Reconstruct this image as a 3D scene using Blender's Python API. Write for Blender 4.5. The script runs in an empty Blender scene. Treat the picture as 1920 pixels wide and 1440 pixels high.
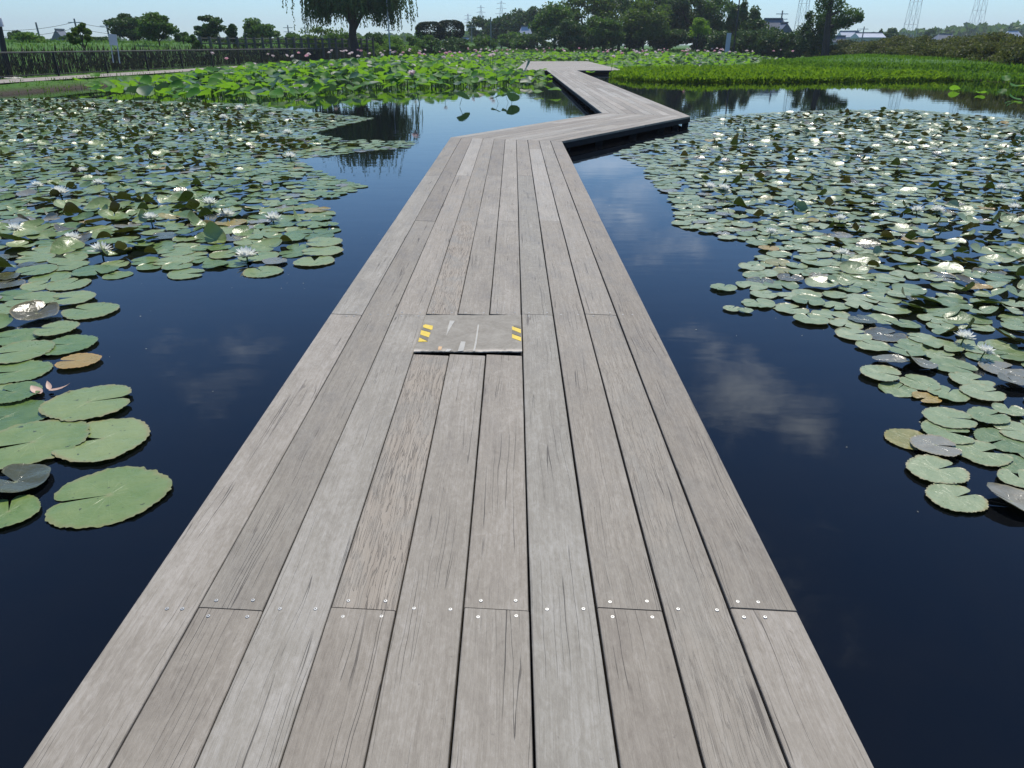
import bpy, math, random
import numpy as np
from mathutils import Vector, Matrix, Euler

# ------------------------------------------------------------------ camera, light, sky
R = math.radians
S = bpy.context.scene
COL = S.collection
CAM_H = 1.75                      # above the water
PITCH = math.atan(636 / 1333.0)
cam_d = bpy.data.cameras.new("camera"); cam = bpy.data.objects.new("camera", cam_d); COL.objects.link(cam)
cam.location = (0, 0, CAM_H); cam.rotation_euler = (math.pi / 2 - PITCH, 0, R(0.116))
cam_d.sensor_width = 36; cam_d.lens = 25.0; cam_d.clip_start = 0.05; cam_d.clip_end = 6000
S.camera = cam
S.view_settings.view_transform = 'Standard'; S.view_settings.look = 'None'
S.view_settings.exposure = 0.12; S.view_settings.gamma = 1.0
S.cycles.max_bounces = 8; S.cycles.transparent_max_bounces = 16
S.cycles.volume_bounces = 0
S.cycles.sample_clamp_indirect = 6

SUN_EL, SUN_AZ = R(61), R(12)     # azimuth from +Y towards +X
sun_vec = Vector((math.sin(SUN_AZ) * math.cos(SUN_EL), math.cos(SUN_AZ) * math.cos(SUN_EL), math.sin(SUN_EL)))
sd = bpy.data.lights.new("sun", 'SUN'); sd.energy = 4.3; sd.angle = R(0.5); sd.color = (1.0, 0.94, 0.84)
so = bpy.data.objects.new("sun", sd); COL.objects.link(so)
so.rotation_euler = sun_vec.to_track_quat('Z', 'Y').to_euler(); so.location = (0, 0, 60)

ct, st = math.cos(PITCH), math.sin(PITCH)
def gp(px, py, z=0.0):
    """ground point at height z under pixel (px,py) of the 1920x1440 photograph"""
    zc = 1333.0 * (CAM_H - z) / ct / (py - 84.0)
    return ((px - 963.0) * zc / 1333.0, (zc - (CAM_H - z) * st) / ct)
def at(px, py, D):
    """point at distance D (along +Y) on the ray through the pixel"""
    yc = (720.0 - py) / 1333.0
    fwd = ct + yc * st; up = -st + yc * ct
    zc = D / fwd
    return ((px - 963.0) / 1333.0 * zc, D, CAM_H + zc * up)

world = bpy.data.worlds.new("World"); S.world = world; world.use_nodes = True
def build_world():
    nt = world.node_tree; N = nt.nodes; L = nt.links
    N.clear()
    out = N.new('ShaderNodeOutputWorld'); bg = N.new('ShaderNodeBackground'); L.new(bg.outputs[0], out.inputs[0])
    bg.inputs[1].default_value = 0.115
    sky = N.new('ShaderNodeTexSky'); sky.sky_type = 'NISHITA'; sky.sun_disc = False
    sky.sun_elevation = SUN_EL; sky.sun_rotation = SUN_AZ
    sky.air_density = 1.15; sky.dust_density = 0.0; sky.ozone_density = 1.6; sky.altitude = 0
    tc = N.new('ShaderNodeTexCoord')
    noi = N.new('ShaderNodeTexNoise'); noi.inputs['Scale'].default_value = 8.5; noi.inputs['Detail'].default_value = 11
    noi.inputs['Roughness'].default_value = 0.62; noi.inputs['Distortion'].default_value = 0.35
    mp = N.new('ShaderNodeMapping'); mp.inputs['Scale'].default_value = (1.0, 1.6, 2.2)
    L.new(tc.outputs['Generated'], mp.inputs[0]); L.new(mp.outputs[0], noi.inputs['Vector'])
    acc = None
    # thin cloud patches, mirrored in the pond on the right
    for (x, y, rad, amt) in [(1400, 745, .14, 1.0), (1500, 790, .10, .9), (1290, 620, .12, .55), (1180, 340, .20, .80), (1240, 450, .14, .62), (1120, 400, .12, .5),
                             (1420, 890, .10, .4), (1520, 1110, .24, .55), (1600, 960, .16, .4), (1340, 700, .12, .7), (1300, 520, .10, .35), (400, 690, .20, .55), (1400, 1000, .12, .35), (300, 200, .12, .25)]:
        gx, gy = gp(x, y, 0)
        d = Vector((gx, gy, CAM_H)).normalized()
        vm = N.new('ShaderNodeVectorMath'); vm.operation = 'DISTANCE'; vm.inputs[1].default_value = d
        L.new(tc.outputs['Generated'], vm.inputs[0])
        mr = N.new('ShaderNodeMapRange'); mr.interpolation_type = 'SMOOTHSTEP'
        mr.inputs[1].default_value = 0; mr.inputs[2].default_value = rad; mr.inputs[3].default_value = amt; mr.inputs[4].default_value = 0
        L.new(vm.outputs['Value'], mr.inputs[0])
        if acc is None: acc = mr.outputs[0]
        else:
            m = N.new('ShaderNodeMath'); m.operation = 'MAXIMUM'; L.new(acc, m.inputs[0]); L.new(mr.outputs[0], m.inputs[1]); acc = m.outputs[0]
    a2 = N.new('ShaderNodeMath'); a2.operation = 'MULTIPLY_ADD'; a2.inputs[1].default_value = 0.50; a2.inputs[2].default_value = 0
    L.new(acc, a2.inputs[0])
    ad = N.new('ShaderNodeMath'); ad.operation = 'ADD'; L.new(noi.outputs['Fac'], ad.inputs[0]); L.new(a2.outputs[0], ad.inputs[1])
    r2 = N.new('ShaderNodeMapRange'); r2.interpolation_type = 'SMOOTHSTEP'
    r2.inputs[1].default_value = 0.72; r2.inputs[2].default_value = 1.26; L.new(ad.outputs[0], r2.inputs[0])
    r3 = N.new('ShaderNodeMath'); r3.operation = 'MULTIPLY'; r3.inputs[1].default_value = 0.9; L.new(r2.outputs[0], r3.inputs[0])
    mix = N.new('ShaderNodeMix'); mix.data_type = 'RGBA'
    mix.inputs['B'].default_value = (12.5, 14.0, 16.0, 1)
    L.new(r3.outputs[0], mix.inputs['Factor'])
    tn = N.new('ShaderNodeMix'); tn.data_type = 'RGBA'; tn.blend_type = 'MULTIPLY'; tn.inputs['Factor'].default_value = 1; tn.inputs['B'].default_value = (.58, .82, 1.12, 1)
    L.new(sky.outputs[0], tn.inputs['A']); L.new(tn.outputs['Result'], mix.inputs['A'])
    L.new(mix.outputs['Result'], bg.inputs[0])
build_world()

# ------------------------------------------------------------------ helpers
rng = np.random.default_rng(7)
rnd = random.Random(11)

def mesh_from(name, verts, faces, mats=(), midx=None, uv=None, smooth=False):
    me = bpy.data.meshes.new(name)
    me.from_pydata([tuple(v) for v in verts], [], [tuple(f) for f in faces])
    for m in mats: me.materials.append(m)
    if midx is not None: me.polygons.foreach_set('material_index', np.asarray(midx, dtype=np.int32))
    if smooth: me.polygons.foreach_set('use_smooth', np.ones(len(me.polygons), dtype=bool))
    if uv is not None:
        lay = me.uv_layers.new(name='UVMap')
        vi = np.empty(len(me.loops), dtype=np.int32); me.loops.foreach_get('vertex_index', vi)
        lay.data.foreach_set('uv', np.asarray(uv, dtype=np.float32)[vi].ravel())
    me.update()
    return me

def fast_mesh(name, V, F, mat, uv=None, smooth=False, midx=None):
    """V (n,3) array, F (m,k) int array, all faces with k corners"""
    V = np.asarray(V, dtype=np.float32); F = np.asarray(F, dtype=np.int32); k = F.shape[1]
    me = bpy.data.meshes.new(name)
    me.vertices.add(len(V)); me.vertices.foreach_set('co', V.ravel())
    me.loops.add(F.size); me.loops.foreach_set('vertex_index', F.ravel())
    me.polygons.add(len(F)); me.polygons.foreach_set('loop_start', np.arange(0, F.size, k, dtype=np.int32))
    me.polygons.foreach_set('loop_total', np.full(len(F), k, dtype=np.int32))
    me.polygons.foreach_set('use_smooth', np.full(len(F), bool(smooth)))
    mats = mat if isinstance(mat, (list, tuple)) else [mat]
    for m in mats: me.materials.append(m)
    if midx is not None: me.polygons.foreach_set('material_index', np.asarray(midx, dtype=np.int32))
    if uv is not None:
        lay = me.uv_layers.new(name='UVMap'); lay.data.foreach_set('uv', np.asarray(uv, dtype=np.float32)[F.ravel()].ravel())
    me.update(calc_edges=True); me.validate()
    return me

def tag(o, label=None, cat=None, group=None, kind=None):
    if label: o['label'] = label
    if cat: o['category'] = cat
    if group: o['group'] = group
    if kind: o['kind'] = kind
    return o
def link(name, me, parent=None, loc=None):
    o = bpy.data.objects.new(name, me); COL.objects.link(o)
    if parent is not None: o.parent = parent
    if loc is not None: o.location = loc
    return o
def empty(name, loc=(0, 0, 0), rz=0):
    o = bpy.data.objects.new(name, None); o.empty_display_size = .3; COL.objects.link(o)
    o.location = loc; o.rotation_euler = (0, 0, rz); return o

class MB:
    def __init__(s): s.v = []; s.f = []; s.m = []
    def box(s, x0, y0, z0, x1, y1, z1, m=0):
        b = len(s.v)
        s.v += [(x0, y0, z0), (x1, y0, z0), (x1, y1, z0), (x0, y1, z0), (x0, y0, z1), (x1, y0, z1), (x1, y1, z1), (x0, y1, z1)]
        for f in ((0, 3, 2, 1), (4, 5, 6, 7), (0, 1, 5, 4), (1, 2, 6, 5), (2, 3, 7, 6), (3, 0, 4, 7)): s.f.append(tuple(b + i for i in f)); s.m.append(m)
        return s
    def prism(s, poly, z0, z1, m=0):
        b = len(s.v); n = len(poly)
        s.v += [(p[0], p[1], z0) for p in poly] + [(p[0], p[1], z1) for p in poly]
        s.f.append(tuple(b + i for i in reversed(range(n)))); s.f.append(tuple(b + n + i for i in range(n))); s.m += [m, m]
        for i in range(n):
            j = (i + 1) % n; s.f.append((b + i, b + j, b + n + j, b + n + i)); s.m.append(m)
        return s
    def tube(s, pts, rad, n=8, m=0, cap=True):
        pts = [Vector(p) for p in pts]
        if not hasattr(rad, '__len__'): rad = [rad] * len(pts)
        b = len(s.v)
        for i, p in enumerate(pts):
            d = (pts[min(i + 1, len(pts) - 1)] - pts[max(i - 1, 0)]).normalized()
            a = Vector((1, 0, 0)) if abs(d.x) < .8 else Vector((0, 1, 0))
            u = d.cross(a).normalized(); w = d.cross(u)
            for k in range(n):
                t = 2 * math.pi * k / n; s.v.append(tuple(p + (u * math.cos(t) + w * math.sin(t)) * rad[i]))
        for i in range(len(pts) - 1):
            for k in range(n):
                k2 = (k + 1) % n; s.f.append((b + i * n + k, b + i * n + k2, b + (i + 1) * n + k2, b + (i + 1) * n + k)); s.m.append(m)
        if cap:
            s.f.append(tuple(b + k for k in reversed(range(n)))); s.f.append(tuple(b + (len(pts) - 1) * n + k for k in range(n))); s.m += [m, m]
        return s
    def quad(s, a, b, c, d, m=0):
        i = len(s.v); s.v += [a, b, c, d]; s.f.append((i, i + 1, i + 2, i + 3)); s.m.append(m); return s
    def build(s, name, mats, parent=None, loc=None, smooth=False):
        mats = mats if isinstance(mats, (list, tuple)) else [mats]
        return link(name, mesh_from(name, s.v, s.f, mats, s.m, smooth=smooth), parent, loc)

# ------------------------------------------------------------------ materials
def mat(name):
    m = bpy.data.materials.new(name); m.use_nodes = True
    N = m.node_tree.nodes; N.clear()
    o = N.new('ShaderNodeOutputMaterial'); p = N.new('ShaderNodeBsdfPrincipled')
    m.node_tree.links.new(p.outputs[0], o.inputs[0])
    return m, N, m.node_tree.links, p, o
def setp(p, col=None, rough=None, spec=None, metal=None, ior=None):
    if col is not None: p.inputs['Base Color'].default_value = (*col, 1)
    if rough is not None: p.inputs['Roughness'].default_value = rough
    if spec is not None: p.inputs['Specular IOR Level'].default_value = spec
    if metal is not None: p.inputs['Metallic'].default_value = metal
    if ior is not None: p.inputs['IOR'].default_value = ior
def noise(N, L, vec, scale, detail=4, rough=.55, dist=0):
    n = N.new('ShaderNodeTexNoise'); n.inputs['Scale'].default_value = scale; n.inputs['Detail'].default_value = detail
    n.inputs['Roughness'].default_value = rough; n.inputs['Distortion'].default_value = dist
    if vec is not None: L.new(vec, n.inputs['Vector'])
    return n.outputs['Fac']
def ramp(N, L, fac, stops):
    r = N.new('ShaderNodeValToRGB'); e = r.color_ramp.elements
    while len(e) > 1: e.remove(e[-1])
    e[0].position = stops[0][0]; e[0].color = (*stops[0][1], 1)
    for p, c in stops[1:]:
        x = e.new(p); x.color = (*c, 1)
    L.new(fac, r.inputs[0]); return r.outputs[0]
def mrange(N, L, fac, a, b, c=0., d=1., smooth=False):
    r = N.new('ShaderNodeMapRange'); r.inputs[1].default_value = a; r.inputs[2].default_value = b
    r.inputs[3].default_value = c; r.inputs[4].default_value = d
    if smooth: r.interpolation_type = 'SMOOTHSTEP'
    L.new(fac, r.inputs[0]); return r.outputs[0]
def math_(N, L, op, a, b=None, c=None):
    m = N.new('ShaderNodeMath'); m.operation = op
    for i, x in enumerate((a, b, c)):
        if x is None: continue
        if isinstance(x, (int, float)): m.inputs[i].default_value = x
        else: L.new(x, m.inputs[i])
    return m.outputs[0]
def mixc(N, L, fac, a, b, mode='MIX'):
    m = N.new('ShaderNodeMix'); m.data_type = 'RGBA'; m.blend_type = mode
    for k, x in (('Factor', fac), ('A', a), ('B', b)):
        if isinstance(x, (int, float)): m.inputs[k].default_value = x
        elif isinstance(x, tuple): m.inputs[k].default_value = (*x, 1)
        else: L.new(x, m.inputs[k])
    return m.outputs['Result']
def mapping(N, L, vec, scale=(1, 1, 1), loc=(0, 0, 0)):
    m = N.new('ShaderNodeMapping'); m.inputs['Scale'].default_value = scale; m.inputs['Location'].default_value = loc
    L.new(vec, m.inputs[0]); return m.outputs[0]
def bump(N, L, p, h, strength=.3, dist=.01):
    b = N.new('ShaderNodeBump'); b.inputs['Strength'].default_value = strength; b.inputs['Distance'].default_value = dist
    L.new(h, b.inputs['Height']); L.new(b.outputs[0], p.inputs['Normal']); return b
def translucent(N, L, p, o, col, fac):
    t = N.new('ShaderNodeBsdfTranslucent'); m = N.new('ShaderNodeMixShader')
    if isinstance(col, tuple): t.inputs[0].default_value = (*col, 1)
    else: L.new(col, t.inputs[0])
    m.inputs[0].default_value = fac
    L.new(p.outputs[0], m.inputs[1]); L.new(t.outputs[0], m.inputs[2]); L.new(m.outputs[0], o.inputs[0])

def simple(name, col, rough=.6, var=.15, scale=3.0, metal=0, spec=.4):
    m, N, L, p, o = mat(name); setp(p, None, rough, spec, metal)
    tc = N.new('ShaderNodeTexCoord'); f = noise(N, L, tc.outputs['Object'], scale, 5, .6)
    c = ramp(N, L, f, [(.3, tuple(x * (1 - var) for x in col)), (.7, tuple(min(1, x * (1 + var)) for x in col))])
    L.new(c, p.inputs['Base Color']); return m

def foliage_mat(name, c0, c1, c2, tcol, tf=.3, rough=.55, spec=.25):
    """leaf mass: each leaf gets its own tone between c0..c2"""
    m, N, L, p, o = mat(name); setp(p, None, rough, spec)
    g = N.new('ShaderNodeNewGeometry'); tc = N.new('ShaderNodeTexCoord')
    f = math_(N, L, 'MULTIPLY_ADD', g.outputs['Random Per Island'], .55, math_(N, L, 'MULTIPLY', noise(N, L, tc.outputs['Object'], .9, 3), .45))
    c = ramp(N, L, f, [(.15, c0), (.5, c1), (.85, c2)])
    L.new(c, p.inputs['Base Color'])
    t = mixc(N, L, .5, c, tcol)
    translucent(N, L, p, o, t, tf); return m

def wood_mat():
    m, N, L, p, o = mat('weathered_wood')
    uvn = N.new('ShaderNodeUVMap'); uvn.uv_map = 'UVMap'
    at_ = N.new('ShaderNodeAttribute'); at_.attribute_name = 'plank'; sep = N.new('ShaderNodeSeparateColor'); L.new(at_.outputs['Color'], sep.inputs[0])
    r1, r2, style = sep.outputs[0], sep.outputs[1], sep.outputs[2]     # tone, hue, amount of cracking
    uv = uvn.outputs[0]
    warp = noise(N, L, mapping(N, L, uv, (1.6, 5, 1)), 1, 3, .5)
    cb = N.new('ShaderNodeCombineXYZ'); L.new(math_(N, L, 'MULTIPLY', math_(N, L, 'SUBTRACT', warp, .5), .045), cb.inputs[1])
    va = N.new('ShaderNodeVectorMath'); va.operation = 'ADD'; L.new(uv, va.inputs[0]); L.new(cb.outputs[0], va.inputs[1]); wv = va.outputs[0]
    fine = noise(N, L, mapping(N, L, wv, (5, 260, 1)), 1, 3, .7)
    mid = noise(N, L, mapping(N, L, wv, (1.6, 55, 1)), 1, 4, .6)
    blot = noise(N, L, mapping(N, L, uv, (3.2, 7, 1)), 1, 6, .62, .4)
    big = noise(N, L, mapping(N, L, uv, (.9, 2.2, 1)), 1, 4, .6)
    fib = noise(N, L, mapping(N, L, uv, (34, 95, 1)), 1, 5, .75)
    wool = noise(N, L, mapping(N, L, uv, (14, 30, 1)), 1, 4, .65, 1.2)
    t = math_(N, L, 'MULTIPLY_ADD', math_(N, L, 'SUBTRACT', wool, .5), .30, math_(N, L, 'MULTIPLY_ADD', fine, .26, math_(N, L, 'MULTIPLY_ADD', mid, .22, math_(N, L, 'MULTIPLY_ADD', blot, .38, math_(N, L, 'MULTIPLY_ADD', fib, .26, math_(N, L, 'MULTIPLY', big, .26))))))
    t = math_(N, L, 'ADD', t, math_(N, L, 'MULTIPLY', math_(N, L, 'SUBTRACT', r1, .5), .22))
    c = ramp(N, L, t, [(.36, (.104, .091, .072)), (.54, (.187, .168, .135)), (.70, (.260, .239, .195)), (.90, (.385, .364, .316))])
    c = mixc(N, L, math_(N, L, 'MULTIPLY', r2, .40), c, mixc(N, L, 1.0, c, (1.07, .96, .90), 'MULTIPLY'))
    # warm exposed grain on badly cracked boards
    c = mixc(N, L, math_(N, L, 'MULTIPLY', math_(N, L, 'MULTIPLY', style, mrange(N, L, blot, .34, .58, .15, 1, True)), .85), c, mixc(N, L, mid, (.215, .175, .132), (.415, .362, .285)))
    # long drying cracks
    cn = noise(N, L, mapping(N, L, wv, (.45, 30, 1), (3, 7, 0)), 1, 1, .4)
    cr = math_(N, L, 'ABSOLUTE', math_(N, L, 'SUBTRACT', cn, .5))
    crm = mrange(N, L, cr, .002, .007, 1, 0)
    msk = mrange(N, L, noise(N, L, mapping(N, L, uv, (2.0, 9, 1), (11, 0, 0)), 1, 3), .50, .60, 0, 1)
    crm = math_(N, L, 'MULTIPLY', crm, msk)
    cn2 = noise(N, L, mapping(N, L, wv, (4.6, 95, 1), (1, 2, 0)), 1, 2, .5, .5)
    cr2 = mrange(N, L, math_(N, L, 'ABSOLUTE', math_(N, L, 'SUBTRACT', cn2, .5)), .006, .024, 1, 0)
    cr2 = math_(N, L, 'MULTIPLY', cr2, math_(N, L, 'MULTIPLY', style, mrange(N, L, blot, .36, .60, .1, .72)))
    crk = math_(N, L, 'MAXIMUM', crm, cr2)
    c = mixc(N, L, math_(N, L, 'MULTIPLY', crk, .66), c, (.045, .036, .03))
    # specks and water marks
    sp = mrange(N, L, noise(N, L, mapping(N, L, uv, (40, 40, 1)), 1, 2), .72, .78, 0, .35)
    c = mixc(N, L, sp, c, (.07, .06, .055))
    L.new(c, p.inputs['Base Color'])
    setp(p, None, .68, .34)
    L.new(mrange(N, L, blot, .35, .65, .58, .80), p.inputs['Roughness'])
    h = math_(N, L, 'MULTIPLY_ADD', fine, .6, math_(N, L, 'MULTIPLY_ADD', fib, .8, math_(N, L, 'MULTIPLY', mid, .7)))
    h = math_(N, L, 'SUBTRACT', h, math_(N, L, 'MULTIPLY', crk, 1.6))
    bump(N, L, p, h, .8, .0026)
    return m

def water_mat():
    m, N, L, p, o = mat('pond_water'); setp(p, (.0045, .0060, .0085), .012, .5, 0, 1.315)
    tc = N.new('ShaderNodeTexCoord')
    a = noise(N, L, mapping(N, L, tc.outputs['Object'], (.7, 2.0, 1)), 1.3, 3, .5)
    b = noise(N, L, mapping(N, L, tc.outputs['Object'], (2.5, 9.0, 1)), 1.1, 2, .5)
    h = math_(N, L, 'MULTIPLY_ADD', b, .03, a)
    bump(N, L, p, h, .16, .009)
    sc = noise(N, L, tc.outputs['Object'], 1.7, 5, .65)
    c = ramp(N, L, sc, [(.35, (.0028, .0040, .0062)), (.7, (.0050, .0055, .0065))]); L.new(c, p.inputs['Base Color'])
    return m

def pad_mat(name, stops, under, edge=(.30, .24, .10), rough=(.28, .48), tf=.18, ucol2=None):
    m, N, L, p, o = mat(name); rough = (rough[0] * .85, rough[1] * .85)
    uvn = N.new('ShaderNodeUVMap'); uvn.uv_map = 'UVMap'; g = N.new('ShaderNodeNewGeometry'); oi = N.new('ShaderNodeObjectInfo'); tc = N.new('ShaderNodeTexCoord')
    rr = math_(N, L, 'FRACT', math_(N, L, 'ADD', g.outputs['Random Per Island'], oi.outputs['Random']))
    uv = uvn.outputs[0]
    rad = N.new('ShaderNodeVectorMath'); rad.operation = 'LENGTH'; L.new(uv, rad.inputs[0]); rad = rad.outputs['Value']
    off = N.new('ShaderNodeCombineXYZ'); L.new(math_(N, L, 'MULTIPLY', rr, 37.), off.inputs[2])
    va = N.new('ShaderNodeVectorMath'); va.operation = 'ADD'; L.new(uv, va.inputs[0]); L.new(off.outputs[0], va.inputs[1])
    n1 = noise(N, L, va.outputs[0], 2.2, 5, .6); n2 = noise(N, L, va.outputs[0], 14, 3, .6)
    sx = N.new('ShaderNodeSeparateXYZ'); L.new(uv, sx.inputs[0])
    ang = math_(N, L, 'ARCTAN2', sx.outputs[1], sx.outputs[0])
    vein = math_(N, L, 'ABSOLUTE', math_(N, L, 'SINE', math_(N, L, 'MULTIPLY', ang, 7.0)))
    vein = math_(N, L, 'MULTIPLY', mrange(N, L, vein, 0., .16, 1, 0), mrange(N, L, rad, .1, .8, .5, .05))
    f = math_(N, L, 'ADD', math_(N, L, 'MULTIPLY', rr, .6), math_(N, L, 'MULTIPLY', n1, .4))
    c = ramp(N, L, f, stops)
    c = mixc(N, L, math_(N, L, 'MULTIPLY', vein, .65), c, mixc(N, L, 1., c, (1.35, 1.3, 1.25), 'MULTIPLY'))
    c = mixc(N, L, mrange(N, L, n2, .62, .75, 0, .35), c, (.13, .12, .06))
    n3 = noise(N, L, va.outputs[0], 7, 2, .5)
    c = mixc(N, L, math_(N, L, 'MULTIPLY', mrange(N, L, n3, .70, .73, 0, .85), mrange(N, L, rr, .3, .6, .2, 1)), c, (.035, .035, .018))
    em = math_(N, L, 'MULTIPLY', mrange(N, L, math_(N, L, 'ADD', rad, math_(N, L, 'MULTIPLY', n1, .25)), 1.02, 1.14, 0, 1), mrange(N, L, rr, .2, .8, .15, .8))
    c = mixc(N, L, em, c, edge)
    c = mixc(N, L, mrange(N, L, rad, .03, .10, .6, 0), c, (.30, .30, .12))
    if ucol2 is None: ucol2 = under
    uc = mixc(N, L, mrange(N, L, math_(N, L, 'FRACT', math_(N, L, 'MULTIPLY', rr, 7.3)), .45, .6), under, ucol2)
    cc = mixc(N, L, g.outputs['Backfacing'], c, uc)
    L.new(cc, p.inputs['Base Color'])
    setp(p, None, .35, .75)
    L.new(mrange(N, L, n1, .3, .7, rough[0], rough[1]), p.inputs['Roughness'])
    h = math_(N, L, 'ADD', n1, math_(N, L, 'MULTIPLY', vein, .25)); bump(N, L, p, h, .4, .02)
    translucent(N, L, p, o, mixc(N, L, .6, cc, (.10, .17, .02)), tf)
    return m

M = {}
M['wood'] = wood_mat(); M['water'] = water_mat()
M['steel_dark'] = simple('dark_steel', (.012, .012, .013), .75, .3, 6, spec=.2)
M['zinc'] = simple('zinc_screw', (.42, .42, .40), .5, .1, 40, metal=.8)
M['hole'] = simple('screw_recess', (.05, .045, .04), .6, .1, 40)
M['pad_left'] = pad_mat('lily_leaf_large', [(.1, (.080, .148, .036)), (.40, (.150, .235, .058)), (.8, (.26, .325, .115))], (.030, .042, .008), ucol2=(.075, .030, .010))
M['pad_right'] = pad_mat('lily_leaf_small', [(.1, (.115, .185, .062)), (.5, (.235, .305, .135)), (.9, (.33, .385, .21))], (.035, .042, .010), ucol2=(.085, .026, .012))
M['pad_dark'] = pad_mat('lily_leaf_dark', [(.1, (.055, .058, .022)), (.5, (.080, .082, .030)), (.9, (.11, .085, .038))], (.04, .025, .01), rough=(.14, .3), tf=.05)
M['pad_yellow'] = pad_mat('lily_leaf_yellow', [(.1, (.20, .22, .06)), (.5, (.30, .25, .06)), (.9, (.40, .25, .05))], (.14, .09, .03), edge=(.55, .30, .06))
M['pad_old'] = pad_mat('lily_leaf_grey', [(.1, (.14, .135, .085)), (.5, (.20, .19, .13)), (.9, (.27, .25, .18))], (.10, .06, .04), rough=(.15, .35), tf=.05)
def petal(name, c, t, tf=.35):
    m, N, L, p, o = mat(name); setp(p, c, .45, .3); translucent(N, L, p, o, t, tf); return m
M['petal_white'] = petal('white_petal', (.86, .86, .82), (.85, .86, .75))
M['petal_pink'] = petal('pink_petal', (.82, .50, .56), (.85, .48, .54))
M['petal_blush'] = petal('blush_petal', (.86, .76, .74), (.88, .72, .70))
M['stamen'] = simple('yellow_stamen', (.75, .48, .05), .6)
M['stalk'] = simple('green_stalk', (.07, .13, .03), .6)
M['lotus'] = foliage_mat('lotus_leaf', (.028, .125, .022), (.070, .235, .022), (.14, .34, .028), (.36, .66, .03), .48, .55, .25)
M['lotus_dull'] = foliage_mat('lotus_leaf_dull', (.030, .085, .042), (.045, .115, .055), (.065, .15, .07), (.10, .22, .05), .22, .5, .3)
M['bed'] = foliage_mat('pickerel_leaf', (.030, .105, .006), (.085, .205, .012), (.17, .31, .02), (.42, .66, .02), .42, .6, .12)
M['grass'] = foliage_mat('grass_blade', (.035, .115, .010), (.065, .180, .014), (.11, .23, .022), (.30, .52, .03), .40, .7, .08)
M['field'] = foliage_mat('field_blade', (.065, .135, .025), (.105, .195, .040), (.16, .25, .07), (.26, .48, .05), .38, .7, .08)
M['dry'] = foliage_mat('dry_weed', (.016, .022, .008), (.034, .038, .014), (.11, .095, .045), (.10, .12, .04), .2, .7, .2)
M['bank'] = foliage_mat('leaf_bank', (.010, .014, .006), (.022, .028, .010), (.050, .050, .022), (.04, .06, .02), .12, .7, .1)
M['tree_dark'] = foliage_mat('leaf_dark', (.026, .064, .016), (.052, .108, .022), (.088, .160, .034), (.10, .19, .02), .26)
M['tree_mid'] = foliage_mat('leaf_mid', (.030, .075, .016), (.060, .128, .022), (.10, .19, .034), (.18, .34, .03), .34)
M['tree_olive'] = foliage_mat('leaf_olive', (.036, .075, .013), (.072, .130, .020), (.12, .19, .030), (.22, .36, .03), .34)
M['tree_bright'] = foliage_mat('leaf_bright', (.06, .15, .01), (.11, .25, .015), (.17, .32, .03), (.35, .55, .03), .4)
M['willow'] = foliage_mat('leaf_willow', (.034, .070, .018), (.062, .115, .028), (.10, .165, .044), (.12, .19, .05), .26)
M['topiary'] = foliage_mat('leaf_topiary', (.008, .022, .006), (.014, .036, .009), (.024, .052, .012), (.04, .09, .015), .15)
M['hedge'] = foliage_mat('leaf_hedge', (.045, .060, .016), (.085, .100, .026), (.14, .145, .045), (.24, .28, .05), .32)
M['bark'] = simple('bark', (.050, .040, .030), .85, .3, 8)
M['soil'] = simple('soil', (.09, .075, .05), .9, .3, 2)
M['tile'] = simple('roof_tile', (.16, .17, .19), .45, .15, 3)
M['plaster'] = simple('plaster', (.52, .52, .50), .8, .1, 1)
M['whiteroof'] = simple('white_roof', (.45, .48, .53), .4, .1, 1)
M['darkwall'] = simple('dark_timber', (.06, .055, .05), .8, .2, 2)
M['glass'] = simple('dark_glass', (.03, .04, .05), .1, .1, 2)
M['concrete'] = simple('concrete', (.30, .29, .27), .85, .15, 2)
M['concrete_dark'] = simple('weathered_concrete', (.10, .10, .085), .85, .3, 1.5)
M['pole'] = simple('concrete_pole', (.20, .20, .20), .7, .1, 2)
M['black'] = simple('black_paint', (.012, .012, .014), .4, .2, 3)
M['galv'] = simple('galvanised_steel', (.40, .43, .47), .5, .1, 1)
M['sign'] = simple('sign_face', (.55, .56, .58), .5, .05, 4)
M['wire'] = simple('wire', (.04, .04, .04), .6)

# ------------------------------------------------------------------ terrain
FENCE = [(-34., -60.), (-27., 0.), (-23.4, 30.), (-22.9, 34.4), (-20.8, 52.), (-17., 81.), (-12., 116.)]
fy = np.array([p[1] for p in FENCE]); fx = np.array([p[0] for p in FENCE])
def xf(y): return np.interp(y, fy, fx)
POND = [(xf(y) + 3.6, y) for y in (-60, -20, 0, 15, 30, 42, 52, 66, 81, 95, 112)] + \
       [(15, 113), (38, 112), (37, 98), (31, 86), (22, 72), (19.5, 62), (20.5, 52), (25.2, 45.5), (26.5, 41), (27, 35), (33, 27), (60, 15), (75, -10), (75, -60)]
def sdf(poly, X, Y):
    P = np.array(poly, float); n = len(P); d = np.full(X.shape, 1e9); ins = np.zeros(X.shape, bool)
    for i in range(n):
        a, b = P[i], P[(i + 1) % n]; e = b - a
        t = np.clip(((X - a[0]) * e[0] + (Y - a[1]) * e[1]) / (e @ e), 0, 1)
        d = np.minimum(d, np.hypot(X - a[0] - t * e[0], Y - a[1] - t * e[1]))
        c = ((a[1] > Y) != (b[1] > Y)) & (X < (b[0] - a[0]) * (Y - a[1]) / (b[1] - a[1] + 1e-12) + a[0])
        ins ^= c
    return np.where(ins, -d, d)
def sm(a, b, x):
    t = np.clip((x - a) / (b - a), 0, 1); return t * t * (3 - 2 * t)
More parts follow.
